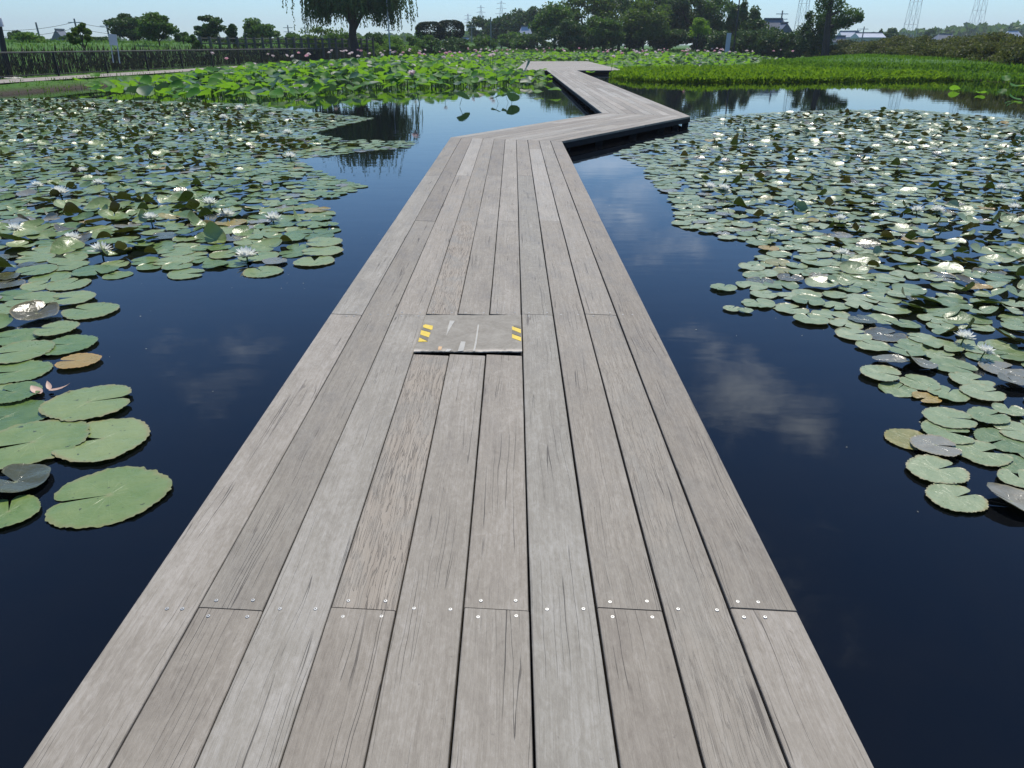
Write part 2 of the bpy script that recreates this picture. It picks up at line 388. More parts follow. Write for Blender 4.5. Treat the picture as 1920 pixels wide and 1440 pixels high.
def ground_z(X, Y):
    X = np.asarray(X, float); Y = np.asarray(Y, float)
    d = sdf(POND, X, Y)
    left = X < xf(Y) + 4
    z = -.6 * sm(0, -1.2, d) + .35 * sm(0, .9, d)
    z = z + np.where(left, .85 * sm(4.0, 7.5, d) + .75 * sm(9, 32, d), .45 * sm(1, 9, d))
    z = z + .05 * np.sin(X * .7 + Y * .31) * np.sin(Y * .53) * sm(5, 12, d)
    return z
def terrain():
    def axis(lo, hi, step, far):
        a = list(np.arange(lo, hi + 1e-6, step)); g = step; x = hi
        pos = []
        while x < far: g *= 1.22; x += g; pos.append(x)
        g = step; x = lo; neg = []
        while x > -far: g *= 1.22; x -= g; neg.append(x)
        return np.array(neg[::-1] + a + pos)
    xs = axis(-42, 46, .7, 2600); ys = axis(-20, 122, .7, 2600)
    X, Y = np.meshgrid(xs, ys, indexing='ij'); Z = ground_z(X, Y)
    V = np.stack([X, Y, Z], -1).reshape(-1, 3); nx, ny = len(xs), len(ys)
    i = np.arange(nx - 1)[:, None] * ny + np.arange(ny - 1)[None]
    F = np.stack([i, i + ny, i + ny + 1, i + 1], -1).reshape(-1, 4)
    m, N, L, p, o = mat('turf_ground'); setp(p, None, .9, .2)
    g = N.new('ShaderNodeNewGeometry')
    a = noise(N, L, g.outputs['Position'], .35, 6, .6); b = noise(N, L, g.outputs['Position'], 6, 4, .6)
    c = ramp(N, L, math_(N, L, 'MULTIPLY_ADD', b, .4, math_(N, L, 'MULTIPLY', a, .6)), [(.35, (.035, .090, .012)), (.5, (.055, .135, .018)), (.68, (.09, .16, .030))])
    sp = N.new('ShaderNodeSeparateXYZ'); L.new(g.outputs['Position'], sp.inputs[0])
    c = mixc(N, L, mrange(N, L, sp.outputs[2], .06, .22, 1, 0), c, (.050, .040, .026))
    L.new(c, p.inputs['Base Color']); bump(N, L, p, b, .8, .08)
    o = link('ground', fast_mesh('ground', V, F, m, smooth=True)); tag(o, kind='structure', label='grassy ground around the pond')
    w = link('water', fast_mesh('water', [(-60, -60, 0), (90, -60, 0), (90, 125, 0), (-60, 125, 0)], [(0, 1, 2, 3)], M['water']))
    tag(w, kind='structure', label='still dark pond water mirroring the sky')
    # path by the fence
    pts = []; ysp = np.arange(-20, 100, .8)
    V = []; F = []
    for y in ysp:
        for k, dx in enumerate(np.linspace(.35, 2.75, 7)):
            x = xf(y) + dx; V.append((x, y, float(ground_z(x, y)) + .012))
    for a in range(len(ysp) - 1):
        for k in range(6): F.append((a * 7 + k, a * 7 + k + 1, a * 7 + k + 8, a * 7 + k + 7))
    o = link('path', fast_mesh('path', V, F, simple('gravel_path', (.30, .265, .225), .9, .2, 2.5), smooth=True)); tag(o, kind='structure', label='pale beaten path beside the pond')
terrain()

# ------------------------------------------------------------------ boardwalk
DZ = .22
boardwalk = empty('boardwalk', (0, 0, 0)); tag(boardwalk, 'zigzag weathered grey plank boardwalk crossing the lily pond on dark posts', 'boardwalk')
GAPS = [.0, .004, .004, .004, .0045, .006, .007, .008, .008, .008, .0]
def lerp2(a, b, t): return (a[0] + (b[0] - a[0]) * t, a[1] + (b[1] - a[1]) * t)
def deck_section(name, A0, B0, A1, B1, n, joints, styles=None, tones=None, seed=0, gaps=None, cuts=None, wave=True, label=None):
    """planks run from line A0-B0 to line A1-B1, n rows across; joints(row)->list of distances along"""
    rr = random.Random(seed); V = []; F = []; UV = []; PC = []
    rowpos = [k / n for k in range(n + 1)]
    W = math.dist(A0, B0)
    for k in range(n):
        g0 = (gaps[k] if gaps else .006) / 2 / W; g1 = (gaps[k + 1] if gaps else .006) / 2 / W
        s0, s1 = rowpos[k] + g0, rowpos[k + 1] - g1
        p0a, p0b = lerp2(A0, B0, s0), lerp2(A0, B0, s1); p1a, p1b = lerp2(A1, B1, s0), lerp2(A1, B1, s1)
        Lr = math.dist(lerp2(A0, B0, (s0 + s1) / 2), lerp2(A1, B1, (s0 + s1) / 2))
        js = [0.] + [j for j in joints(k) if 0.02 < j < Lr - .02] + [Lr]
        for q in range(len(js) - 1):
            seg = [(js[q], js[q + 1])]
            if cuts and k in cuts:
                c0, c1 = cuts[k]; ns = []
                for a, b in seg:
                    if c1 <= a or c0 >= b: ns.append((a, b)); continue
                    if a < c0: ns.append((a, c0))
                    if b > c1 + .05: ns.append((c1, b))
                seg = ns
            for (a, b) in seg:
                tone, hue = rr.random(), rr.random(); stl = max(0, rr.gauss(.05, .12))
                key = (k, q)
                if styles and key in styles: stl = styles[key]
                if tones and key in tones: tone = tones[key]
                dz = rr.uniform(-.0012, .0012); uo, vo = rr.uniform(0, 40), rr.uniform(0, 40)
                e0 = 0 if a == 0 else .0022; e1 = 0 if b == Lr else .0022
                if a != 0 and b - a < .1: e0 = e1 = 0
                steps = max(1, int((b - a) / .5)) if wave else 1
                base = len(V); nr = 8; ch = .0035 / W; Wk = (s1 - s0) * W
                ph = rr.uniform(0, 6); am = rr.uniform(.0003, .0011)
                for i in range(steps + 1):
                    d = (a + e0) + (b - a - e0 - e1) * i / steps; t = d / Lr
                    la, lb = lerp2(p0a, p1a, t), lerp2(p0b, p1b, t)
                    wob = am * math.sin(d * 2.1 + ph) if wave else 0
                    zt = DZ + dz
                    prof = [(0, zt - .038), (0, zt - .004), (ch * W / Wk * .45, zt - .0012), (ch * W / Wk * 1.3, zt), (1 - ch * W / Wk * 1.3, zt), (1 - ch * W / Wk * .45, zt - .0012), (1, zt - .004), (1, zt - .038)]
                    for (s, z) in prof:
                        x, y = lerp2(la, lb, s); V.append((x + wob, y, z)); UV.append((d + uo, s * Wk + vo)); PC.append((tone, hue, min(1, stl), 1))
                for i in range(steps):
                    for j in range(nr):
                        j2 = (j + 1) % nr
                        F.append((base + i * nr + j, base + i * nr + j2, base + (i + 1) * nr + j2, base + (i + 1) * nr + j))
                e = base + steps * nr
                for (x0, x1, x2, x3) in ((0, 1, 6, 7), (1, 2, 5, 6), (2, 3, 4, 5)):
                    F.append((base + x0, base + x1, base + x2, base + x3)); F.append((e + x3, e + x2, e + x1, e + x0))
    F = [tuple(reversed(f)) for f in F]
    me = fast_mesh(name, V, F, M['wood'], uv=UV)
    ca = me.color_attributes.new('plank', 'FLOAT_COLOR', 'POINT'); ca.data.foreach_set('color', np.array(PC, dtype=np.float32).ravel())
    o = link(name, me, boardwalk)
    if label: o['label'] = label
    return o
Y0 = -2.5
L1, R1, P1, I1 = (-1.15, 13.68), (.85, 13.12), (4.2, 17.97), (2.2, 18.85)
EVEN = [1.636 - Y0, 6.85 - Y0, 12.06 - Y0]; ODD = [-.95 - Y0, 4.22 - Y0, 9.46 - Y0]
sec1 = deck_section('deck_planks', (-1.15, Y0), (.85, Y0), L1, R1, 10, lambda k: EVEN if k % 2 else ODD,
    styles={(3, 1): 1.0, (8, 1): .45, (7, 1): .25, (8, 2): .3, (1, 1): .15, (9, 1): .3, (3, 2): .5, (6, 1): .05, (4, 1): 0, (5, 1): 0, (5, 0): 0},
    tones={(0, 1): .72, (0, 2): .6, (1, 1): .22, (1, 0): .35, (2, 1): .62, (2, 2): .66, (3, 1): .55, (3, 0): .40, (4, 1): .58, (5, 0): .50, (5, 1): .52, (6, 1): .58, (7, 0): .28, (7, 1): .42, (8, 1): .38, (9, 1): .10, (9, 0): .66, (9, 2): .25, (3, 2): .35},
    seed=5, gaps=GAPS, cuts={3: (3.575 - Y0, 4.22 - Y0), 4: (3.575 - Y0, 4.22 - Y0), 5: (3.575 - Y0, 4.22 - Y0)}, label='straight run of ten long planks leading away')
sec2 = deck_section('deck_planks', R1, L1, P1, I1, 10, lambda k: [1.9, 4.5] if k % 2 else [3.2], seed=8, label='slanting run after the first corner')
sec3 = deck_section('deck_planks', (4.2, 17.975), (2.2, 18.855), (4.2, 51.5), (2.2, 51.5), 10, lambda k: [x + (2.6 if k % 2 else 0) for x in np.arange(1.3, 34, 5.2)], seed=9, label='long far run going back towards the lotus')
sec4 = deck_section('deck_planks', (.1, 51.505), (1.3, 80.), (7.3, 51.505), (7.6, 80.), 120, lambda k: [1.7 + (1.9 if k % 2 else 0), 5.2], seed=10, wave=False, label='wide far platform beside the lotus')

# joists, fascia and posts
def off_line(a, b, d):
    dx, dy = b[0] - a[0], b[1] - a[1]; l = math.hypot(dx, dy); return (a[0] - dy / l * d, a[1] + dx / l * d), (b[0] - dy / l * d, b[1] + dx / l * d)
def strip(a, b, th, z0, z1, name, m=None):
    c, d = off_line(a, b, th); return MB().prism([a, b, d, c] if th > 0 else [c, d, b, a], z0, z1).build(name, m or M['steel_dark'], boardwalk)
ZB, ZT = DZ - .135, DZ - .0405
for a, b, th in [((-1.13, Y0), (-1.13, 13.65), -.06), ((.83, Y0), (.83, 13.10), .06), (R1, P1, .06), ((-1.12, 13.72), (2.17, 18.84), -.06),
                 ((4.18, 18.02), (4.18, 51.5), .06), ((2.22, 18.9), (2.22, 51.5), -.06), ((.12, 51.53), (2.15, 51.53), .06), ((4.25, 51.53), (7.28, 51.53), .06),
                 ((.13, 51.7), (1.3, 79.9), -.06), ((7.27, 51.7), (7.57, 79.9), .06)]:
    strip(a, b, th, ZB, ZT, 'edge_beam')
jo = MB()
for y in np.arange(Y0 + .3, 13, 1.3): jo.box(-1.06, y - .03, ZB + .01, .76, y + .03, ZT)
for x in (-.55, .05): jo.box(x - .04, 1.0, ZB + .02, x + .04, 13.0, ZT - .004)
jo.build('joist', M['steel_dark'], boardwalk)
jo = MB()
for y in np.arange(20, 51, 1.3): jo.box(2.29, y - .03, ZB + .01, 4.11, y + .03, ZT)
jo.build('joist', M['steel_dark'], boardwalk)
def post(x, y, w=.065): MB().box(x - w, y - w, -.55, x + w, y + w, ZB + .004).build('post', M['steel_dark'], boardwalk)
for y in (-1.2, 1.6, 4.2, 6.8, 9.4, 12): post(-1.03, y); post(.72, y)
for t in (.06, .27, .52, .76, .895):
    q = lerp2(R1, P1, t); post(q[0] - .10, q[1] + .03)
    q = lerp2(L1, I1, t); post(q[0] + .12, q[1] - .03)
q = lerp2(R1, P1, .992); post(4.10, 18.02)
for y in np.arange(21, 51, 2.9): post(4.08, y); post(2.33, y)
for x in (.3, 2.0, 4.4, 7.1): post(x, 51.7)
# screws near the camera
def screw_mesh():
    mb = MB(); n = 12; r = .0062
    mb.v += [(r * math.cos(i * 2 * math.pi / n), r * math.sin(i * 2 * math.pi / n), 0) for i in range(n)]
    mb.v += [(r * .85 * math.cos(i * 2 * math.pi / n), r * .85 * math.sin(i * 2 * math.pi / n), .0011) for i in range(n)]
    mb.v += [(r * .36 * math.cos(i * 2 * math.pi / n), r * .36 * math.sin(i * 2 * math.pi / n), .0012) for i in range(n)]
    mb.v += [(r * .25 * math.cos(i * 2 * math.pi / n), r * .25 * math.sin(i * 2 * math.pi / n), .0003) for i in range(n)]
    for a in range(3):
        for i in range(n):
            j = (i + 1) % n; mb.f.append((a * n + i, a * n + j, (a + 1) * n + j, (a + 1) * n + i)); mb.m.append(1 if a == 2 else 0)
    mb.f.append(tuple(3 * n + i for i in range(n))); mb.m.append(1)
    return mesh_from('screw', mb.v, mb.f, [M['zinc'], M['hole']], mb.m)
SM = screw_mesh()
for (yj, par) in ((1.636, 1), (4.22, 0)):
    for k in range(10):
        x0 = -1.15 + k * .2
        fr = (.24, .80) if k not in (0, 9) else ((.55, .78) if k == 0 else (.18, .47))
        ys_ = (yj - .030, yj + .034) if k % 2 == par else (yj,)
        if yj > 2 and k in (3, 4, 5): ys_ = (yj + .034,)
        for y in ys_:
            for f_ in fr:
                o = link('screw', SM, sec1, (x0 + .2 * f_ + rnd.uniform(-.004, .004), y + rnd.uniform(-.003, .003), DZ + .0004)); o.rotation_euler.z = rnd.uniform(0, 6)

# patched cover board with worn tape
def patch():
    root = empty('cover_board', (-.25, 3.88, DZ)); tag(root, 'worn grey cover board with yellow hazard tape patched into the boardwalk', 'cover board')
    m, N, L, p, o = mat('worn_board'); setp(p, None, .75, .3)
    tc = N.new('ShaderNodeTexCoord'); a = noise(N, L, tc.outputs['Object'], 9, 6, .65); b = noise(N, L, tc.outputs['Object'], 60, 3, .6)
    c = ramp(N, L, math_(N, L, 'MULTIPLY_ADD', b, .35, math_(N, L, 'MULTIPLY', a, .65)), [(.3, (.185, .165, .128)), (.5, (.255, .232, .188)), (.7, (.325, .302, .25))])
    sp = N.new('ShaderNodeSeparateXYZ'); L.new(tc.outputs['Object'], sp.inputs[0])
    e = math_(N, L, 'MULTIPLY', mrange(N, L, sp.outputs[1], -.27, -.235, 1, 0), mrange(N, L, a, .42, .55, 0, 1))
    c = mixc(N, L, e, c, (.50, .45, .37)); L.new(c, p.inputs['Base Color']); bump(N, L, p, b, .5, .002)
    # slightly warped sheet with chipped front edge
    nx, ny = 40, 14; V = []; F = []; rr = random.Random(3)
    x0, x1, y0, y1 = -.298, .298, -.285, .312
    chip = [rr.uniform(0, .006) for _ in range(nx + 1)]
    for zt in (0, 1):
        for j in range(ny + 1):
            for i in range(nx + 1):
                u, v = i / nx, j / ny; x = x0 + (x1 - x0) * u; y = y0 + (y1 - y0) * v
                if j == 0: y += chip[i]
                if j == ny: y -= chip[(i * 7) % nx] * .8
                V.append((x, y, (.0018 + .0035 * (1 - v) + .0012 * math.sin(9 * u) + (.006 if zt else 0))))
    n1 = (nx + 1) * (ny + 1)
    for j in range(ny):
        for i in range(nx):
            a_ = j * (nx + 1) + i; F.append((n1 + a_, n1 + a_ + 1, n1 + a_ + nx + 2, n1 + a_ + nx + 1)); F.append((a_ + nx + 1, a_ + nx + 2, a_ + 1, a_))
    for i in range(nx):
        F.append((i, i + 1, n1 + i + 1, n1 + i)); a_ = ny * (nx + 1) + i; F.append((a_ + 1, a_, n1 + a_, n1 + a_ + 1))
    for j in range(ny):
        a_ = j * (nx + 1); F.append((a_ + nx + 1, a_, n1 + a_, n1 + a_ + nx + 1)); a_ += nx; F.append((a_, a_ + nx + 1, n1 + a_ + nx + 1, n1 + a_))
    bd = link('board', fast_mesh('board', V, F, m), root)
    def zt(y): v = (y - y0) / (y1 - y0); return .0078 + .0035 * (1 - v) + .0026
    def flat(polys, name, col, rough=.6, lab=None):
        mb = MB()
        for poly in polys:
            b_ = len(mb.v); n = len(poly)
            mb.v += [(x, y, zt(y)) for x, y in poly] + [(x, y, zt(y) - .0018) for x, y in poly]
            mb.f.append(tuple(b_ + i for i in range(n))); mb.m.append(0)
            for i in range(n):
                j = (i + 1) % n; mb.f.append((b_ + i, b_ + n + i, b_ + n + j, b_ + j)); mb.m.append(0)
        o_ = mb.build(name, simple(name + '_mat', col, rough, .12, 30), root)
        if lab: o_['label'] = lab
    yel = (.70, .50, .05)
    def P(cx, cy): # crop coordinates (740..1040, 560..700 zoomed 6.4x) -> local
        x, y = gp(740 + cx / 6.4, 560 + cy / 6.4, DZ + .015); return (x + .25, y - 3.88)
    cl = lambda p: (max(-.294, min(.294, p[0])), p[1])
    poly = lambda *pp: [cl(P(*q)) for q in pp]
    flat([poly((345, 312), (372, 302), (462, 318), (455, 362), (440, 368), (345, 338))[::-1], poly((322, 372), (432, 402), (412, 460), (310, 425))[::-1], poly((300, 462), (400, 510), (284, 514))[::-1]], 'hazard_tape', yel, .5)
    flat([poly((1412, 325), (1532, 360), (1532, 408), (1412, 366))[::-1], poly((1412, 418), (1536, 458), (1536, 506), (1412, 466))[::-1]], 'hazard_tape', yel, .5)
    flat([poly((345, 345), (437, 370), (433, 398), (322, 370))[::-1], poly((312, 428), (408, 463), (398, 503), (300, 460))[::-1]], 'tape_band', (.16, .145, .11), .7)
    flat([poly((1430, 312), (1532, 322), (1532, 352), (1430, 325))[::-1], poly((1412, 372), (1532, 412), (1532, 450), (1412, 415))[::-1]], 'tape_band', (.16, .145, .11), .7)
    flat([poly((1000, 304), (1016, 304), (985, 540), (965, 628), (945, 628), (975, 470))[::-1], poly((665, 255), (725, 258), (680, 330), (622, 435), (640, 345))[::-1],
          poly((800, 508), (855, 512), (830, 622), (760, 628))[::-1], poly((630, 602), (690, 604), (660, 630), (612, 632))[::-1]], 'tape_remnant', (.40, .385, .335), .7)
    flat([poly((532, 570), (575, 572), (560, 612), (522, 612))[::-1]], 'tape_remnant', (.58, .38, .20), .7)
    # recess under it
    MB().box(-.29, -.30, -.045, .29, .33, -.041).build('backing', M['steel_dark'], root)
patch()

# ------------------------------------------------------------------ lily pads
def pad_variant(seed, hi=True, raised=0.0, ragged=0.0):
    rr = random.Random(seed); n = (110 if hi == 'big' else 44) if hi else 16; rings = [.22, .5, .78, .93, 1.0] if hi else [.55, 1.0]
    notch = rr.uniform(.035, .13) if rr.random() < .7 else rr.uniform(.13, .28)
    ph = [rr.uniform(0, 6.28) for _ in range(8)]; ang0 = 0.
    sc = rr.randint(30, 44) if hi == 'big' else rr.randint(16, 24); fold = rr.uniform(0, 6.28); fa = rr.uniform(.5, 1.)
    th = [notch + (2 * math.pi - 2 * notch) * i / (n - 1) for i in range(n)]
    jag = [rr.uniform(-1, 1) for _ in range(n)]
    big = hi == 'big'
    bites = [(rr.uniform(.4, 5.8), rr.uniform(.02, .07), rr.uniform(.02 if big else .05, .06 if big else .24)) for _ in range(int(ragged * (8 if big else 6)))]
    V = [(0, 0, .0)]; UV = [(0, 0)]
    for ri, r in enumerate(rings):
        for i, t in enumerate(th):
            e = min(t - notch, 2 * math.pi - notch - t)
            rad = 1 + .035 * math.sin(2 * t + ph[0]) + .025 * math.sin(3 * t + ph[1]) + .018 * math.sin(5 * t + ph[2])
            if hi: rad += (.011 * math.sin(sc * t) + .006 * jag[i]) * (1 if ri == len(rings) - 1 else .3) + ragged * .02 * jag[i] * (ri > 3)
            for (bt, bw, bd) in bites:
                if ri >= 2: rad -= bd * math.exp(-((t - bt) / bw) ** 2) * (r - .5) * 2
            rad *= 1 - .22 * math.exp(-e / .10) * r
            x, y = r * rad * math.cos(t), r * rad * math.sin(t)
            z = (.5 if big else 1) * (.018 * math.sin(2 * t + ph[3]) + .014 * math.sin(3 * t + ph[4]) + .012 * math.sin(7 * t + ph[5])) * r ** 2
            if hi and ri == len(rings) - 1: z += .008 * math.sin(sc * .5 * t + ph[6]) + (.008 if big else .045) * max(0, math.sin(1.5 * t + ph[7])) ** 2
            if raised > 0:
                u = x * math.cos(fold) + y * math.sin(fold); v = -x * math.sin(fold) + y * math.cos(fold)
                lift = max(0., u + .25)
                z += raised * fa * lift ** 1.7 * .75; x -= math.cos(fold) * raised * lift ** 2 * .28; y -= math.sin(fold) * raised * lift ** 2 * .28
                z += raised * .22 * v * v * (1 if ph[7] > 3 else -.35) + .05 * raised * math.sin(4 * t + ph[2]) * r
            V.append((x, y, max(z, -.01) if raised else z)); UV.append((r * math.cos(t), r * math.sin(t)))
    F = []
    for i in range(n - 1): F.append((0, 1 + i, 2 + i, 2 + i))
    for a in range(len(rings) - 1):
        for i in range(n - 1):
            b = 1 + a * n + i; F.append((b, b + n, b + n + 1, b + 1))
    return np.array(V, float), F, np.array(UV, float), fold
def tri_fix(F): return [f[:3] if f[2] == f[3] else f for f in F]
PADV = {}
PADV['big', 'flat'] = [pad_variant(500 + i, 'big', 0, .30 + .08 * i) for i in range(6)]
for hi in (True, False):
    PADV[hi, 'flat'] = [pad_variant(100 + i, hi, 0, .15 if i % 3 else .8) for i in range(9)]
    PADV[hi, 'soft'] = [pad_variant(200 + i, hi, rnd.uniform(.25, .55)) for i in range(7)]
    PADV[hi, 'up'] = [pad_variant(300 + i, hi, rnd.uniform(.8, 1.5)) for i in range(9)]
MESHC = {}
def pad_mesh(hi, kind, i, mk):
    key = (hi, kind, i, mk)
    if key not in MESHC:
        V, F, UV, fo = PADV[hi, kind][i]
        MESHC[key] = mesh_from('lily_pad', V, tri_fix(F), [M[mk]], uv=UV, smooth=True)
    return MESHC[key]

ONES = "zeroth first second third fourth fifth sixth seventh eighth ninth tenth eleventh twelfth thirteenth fourteenth fifteenth sixteenth seventeenth eighteenth nineteenth".split()
TENS = {2: 'twent', 3: 'thirt', 4: 'fort', 5: 'fift', 6: 'sixt', 7: 'sevent', 8: 'eight', 9: 'ninet'}
def ordn(n):
    if n < 20: return ONES[n]
    if n >= 100: return ("hundred" if n == 100 else "hundred and " + ordn(n - 100))+("th" if n == 100 else "")
    t, o_ = divmod(n, 10); return TENS[t] + ('ieth' if o_ == 0 else 'y-' + ONES[o_])

# photograph outlines of the two beds, taken down to the water plane
LEFT_PX = [(-260, 186), (0, 186), (120, 184), (300, 190), (480, 196), (560, 208), (640, 216), (705, 222), (640, 238), (590, 250), (650, 262), (785, 266), (780, 277), (660, 288), (560, 300), (600, 320), (690, 350), (650, 368), (575, 382),
           (640, 400), (638, 470), (560, 500), (455, 500), (380, 514), (250, 524), (165, 545), (212, 580), (185, 640), (60, 668), (20, 730), (-20, 760), (-320, 1000), (-900, 800), (-900, 300)]
RIGHT_PX = [(1290, 226), (1350, 216), (1500, 208), (1700, 205), (1920, 224), (2300, 250), (2700, 500), (2300, 1000), (2010, 960), (1930, 890), (1800, 800), (1760, 740), (1700, 715), (1640, 680), (1585, 640), (1560, 612), (1520, 585), (1450, 560), (1380, 540),
            (1385, 505), (1410, 470), (1330, 440), (1250, 422), (1262, 395), (1245, 362), (1215, 345), (1200, 312), (1150, 290), (1200, 268), (1290, 250)]
Lp = [gp(x, y) for x, y in LEFT_PX]; Rp = [gp(x, y) for x, y in RIGHT_PX]
HAND_L = [ # px, py, width px, notch angle (deg, 180 = points left), material, kind
 (205, 932, 208, 196, 'pad_left', 'flat', 'big solitary ragged green lily pad nearest the boardwalk, lower left'),
 (192, 828, 172, 186, 'pad_left', 'flat', 'broad green lily pad with a line of small holes, just above the solitary one'),
 (62, 836, 186, 205, 'pad_left', 'soft', 'very broad lily pad with its notch opening to the lower left, left edge'),
 (168, 762, 152, 20, 'pad_left', 'flat', 'broad light green lily pad with a bitten right rim, below the pink petals'),
 (14, 784, 150, 200, 'pad_left', 'flat', 'broad green lily pad under the tip of the fallen petals, left edge'),
 (30, 910, 122, 160, 'pad_dark', 'soft', 'dull olive brown lily pad at the lower left edge'),
 (18, 965, 108, 120, 'pad_left', 'flat', 'bright green lily pad, lowest of the left bed'),
 (148, 682, 76, 185, 'pad_yellow', 'flat', 'yellowing lily pad with orange rim floating by itself'),
 (28, 744, 92, 160, 'pad_left', 'flat', None), (32, 700, 112, 190, 'pad_left', 'soft', None), (128, 650, 100, 185, 'pad_left', 'flat', 'scalloped green lily pad just above the yellowing one'),
 (42, 664, 110, 200, 'pad_left', 'soft', None), (108, 622, 76, 180, 'pad_left', 'soft', None), (28, 634, 92, 190, 'pad_left', 'flat', None),
 (70, 594, 82, 90, 'pad_dark', 'soft', 'shiny dark domed lily pad at the left edge'), (170, 586, 96, 160, 'pad_left', 'flat', 'lily pad with a pointed rim jutting furthest right above the yellow leaf'),
 (62, 566, 92, 180, 'pad_left', 'flat', None), (138, 564, 80, 200, 'pad_left', 'flat', None), (493, 511, 74, 130, 'pad_left', 'flat', 'pale heart shaped lily pad floating alone below the large white bloom'),
 (590, 492, 74, 100, 'pad_left', 'flat', 'long pale lily pad at the tip of the left bed near the boardwalk'), (605, 474, 76, 200, 'pad_left', 'flat', None),
 (608, 458, 70, 190, 'pad_left', 'flat', None), (350, 515, 70, 10, 'pad_left', 'flat', None)]
HAND_R = [
 (1791, 936, 102, 20, 'pad_right', 'flat', 'torn green lily pad, lowest of the right bed'),
 (1755, 886, 104, 18, 'pad_right', 'flat', 'whole round lily pad just above the lowest torn one'),
 (1893, 944, 96, 150, 'pad_old', 'soft', 'silvery brown lily pad at the lower right edge'),
 (1752, 842, 84, 350, 'pad_old', 'flat', 'speckled dull lily pad with bitten rim overlapping a yellowed one'),
 (1700, 824, 80, 330, 'pad_yellow', 'flat', 'yellow green lily pad with brown rim at the left tip of the right bed'),
 (1838, 851, 98, 5, 'pad_right', 'flat', 'large pale round lily pad with narrow notch to the right'),
 (1775, 815, 92, 340, 'pad_right', 'flat', None), (1777, 790, 90, 350, 'pad_right', 'flat', None), (1880, 826, 96, 200, 'pad_right', 'flat', None), (1910, 812, 84, 170, 'pad_right', 'flat', None),
 (1908, 902, 74, 80, 'pad_right', 'flat', None), (1682, 730, 68, 40, 'pad_right', 'flat', 'pale lily pad at the left outer tip below the grey ones'), (1650, 705, 74, 330, 'pad_right', 'flat', None),
 (1600, 630, 66, 10, 'pad_right', 'flat', None), (1520, 602, 62, 95, 'pad_right', 'flat', 'heart shaped lily pad at the outer left rim of the right bed'), (1482, 580, 64, 20, 'pad_right', 'flat', None), (1422, 570, 60, 90, 'pad_right', 'flat', None),
 (1372, 581, 33, 45, 'pad_right', 'flat', 'tiny pale lily pad, outermost of a pair near the boardwalk'), (1397, 585, 28, 90, 'pad_right', 'flat', 'tiny pale lily pad, inner of the small pair'), (1432, 553, 52, 20, 'pad_right', 'flat', None), (1356, 542, 48, 60, 'pad_right', 'flat', None),
 (1902, 872, 74, 100, 'pad_right', 'flat', None), (1820, 716, 74, 10, 'pad_right', 'flat', None), (1668, 683, 62, 180, 'pad_old', 'soft', None), (1722, 686, 62, 0, 'pad_old', 'soft', None),
 (1735, 748, 50, 200, 'pad_yellow', 'flat', None), (1840, 740, 76, 10, 'pad_right', 'flat', None), (1888, 772, 54, 60, 'pad_right', 'flat', None), (1850, 786, 70, 20, 'pad_right', 'flat', None), (1895, 720, 60, 90, 'pad_old', 'soft', None)]

def fill_bed(poly, hand, side):
    rr = random.Random(21 if side == 'L' else 22)
    out = []; cell = {}; cs = .55
    def near(x, y):
        cx, cy = int(x // cs), int(y // cs)
        for i in (-1, 0, 1):
            for j in (-1, 0, 1): yield from cell.get((cx + i, cy + j), ())
    def put(d):
        out.append(d); cell.setdefault((int(d['x'] // cs), int(d['y'] // cs)), []).append(d)
    for (px, py, w, na, mk, kind, lab) in hand:
        x, y = gp(px, py); zc = 1333 * CAM_H / ct / (py - 84.)
        put(dict(x=x, y=y, r=w * zc / 1333 / 2, rot=R(na), mat=mk, kind=kind, lab=lab, hand=True, side=side))
    A = np.array(poly); x0, y0 = A.min(0); x1, y1 = A.max(0)
    x0 = max(x0, -26); x1 = min(x1, 24); y1 = min(y1, 29); y0 = max(y0, .5)
    n = 150000; X = rng.uniform(x0, x1, n); Y = y0 + (y1 - y0) * rng.uniform(0, 1, n) ** 1.1; D = sdf(poly, X, Y)
    cl = np.sin(X * 1.7 + .6 * np.sin(Y * 1.3)) * np.sin(Y * 1.15 + .8 * np.sin(X * .9)) + .5 * np.sin(X * 4.1 + 1) * np.sin(Y * 3.7)
    for i in range(n):
        x, y = float(X[i]), float(Y[i])
        if abs(x) > .80 * y + 3.0: continue
        if side == 'L': r = rr.uniform(.115, .185) * (1.2 if y < 5 else .72 if y > 9 else .94)
        else: r = rr.uniform(.090, .135) * (1 if y < 7 else .92)
        if D[i] > -r * (.8 if y > 5.2 else .2): continue
        dense = (.74 if y > 5.2 else .62) if side == 'L' else .74
        if side == 'R' and y > 5: dense = .68 + .20 * max(0, float(cl[i]))
        if side == 'L' and y > 6: dense = .64 + .12 * max(0, -float(cl[i]))
        ok = True
        for q in near(x, y):
            if math.hypot(q['x'] - x, q['y'] - y) < (q['r'] + r) * (max(dense, .78) if q['hand'] else dense): ok = False; break
        if not ok: continue
        u = rr.random(); c = float(cl[i])
        edge = sm(.2, 1.4, -D[i])
        pu = (.12 + .26 * max(0, c)) * edge * (1 if y > 4.0 else .4); ps = .36 * edge
        if side == 'R': pu *= .72
        kind = 'up' if u < pu and y > 4.2 else 'soft' if u < pu + ps and y > 3.6 else 'flat'
        v = rr.random(); mk = 'pad_left' if side == 'L' else 'pad_right'
        if v < .012: mk = 'pad_yellow'
        elif v < .07: mk = 'pad_old'
        elif v < .11: mk = 'pad_dark'
        put(dict(x=x, y=y, r=r, rot=rr.uniform(0, 6.28), mat=mk, kind=kind, lab=None, hand=False, side=side))
    return out
pads = fill_bed(Lp, HAND_L, 'L') + fill_bed(Rp, HAND_R, 'R')
def screen(x, y, z=0):
    zc = y * ct + (CAM_H - z) * st; return (963 + 1333 * x / zc, 84 + 1333 * (CAM_H - z) / ct / zc, zc)
prr = random.Random(77); HANDN = 0
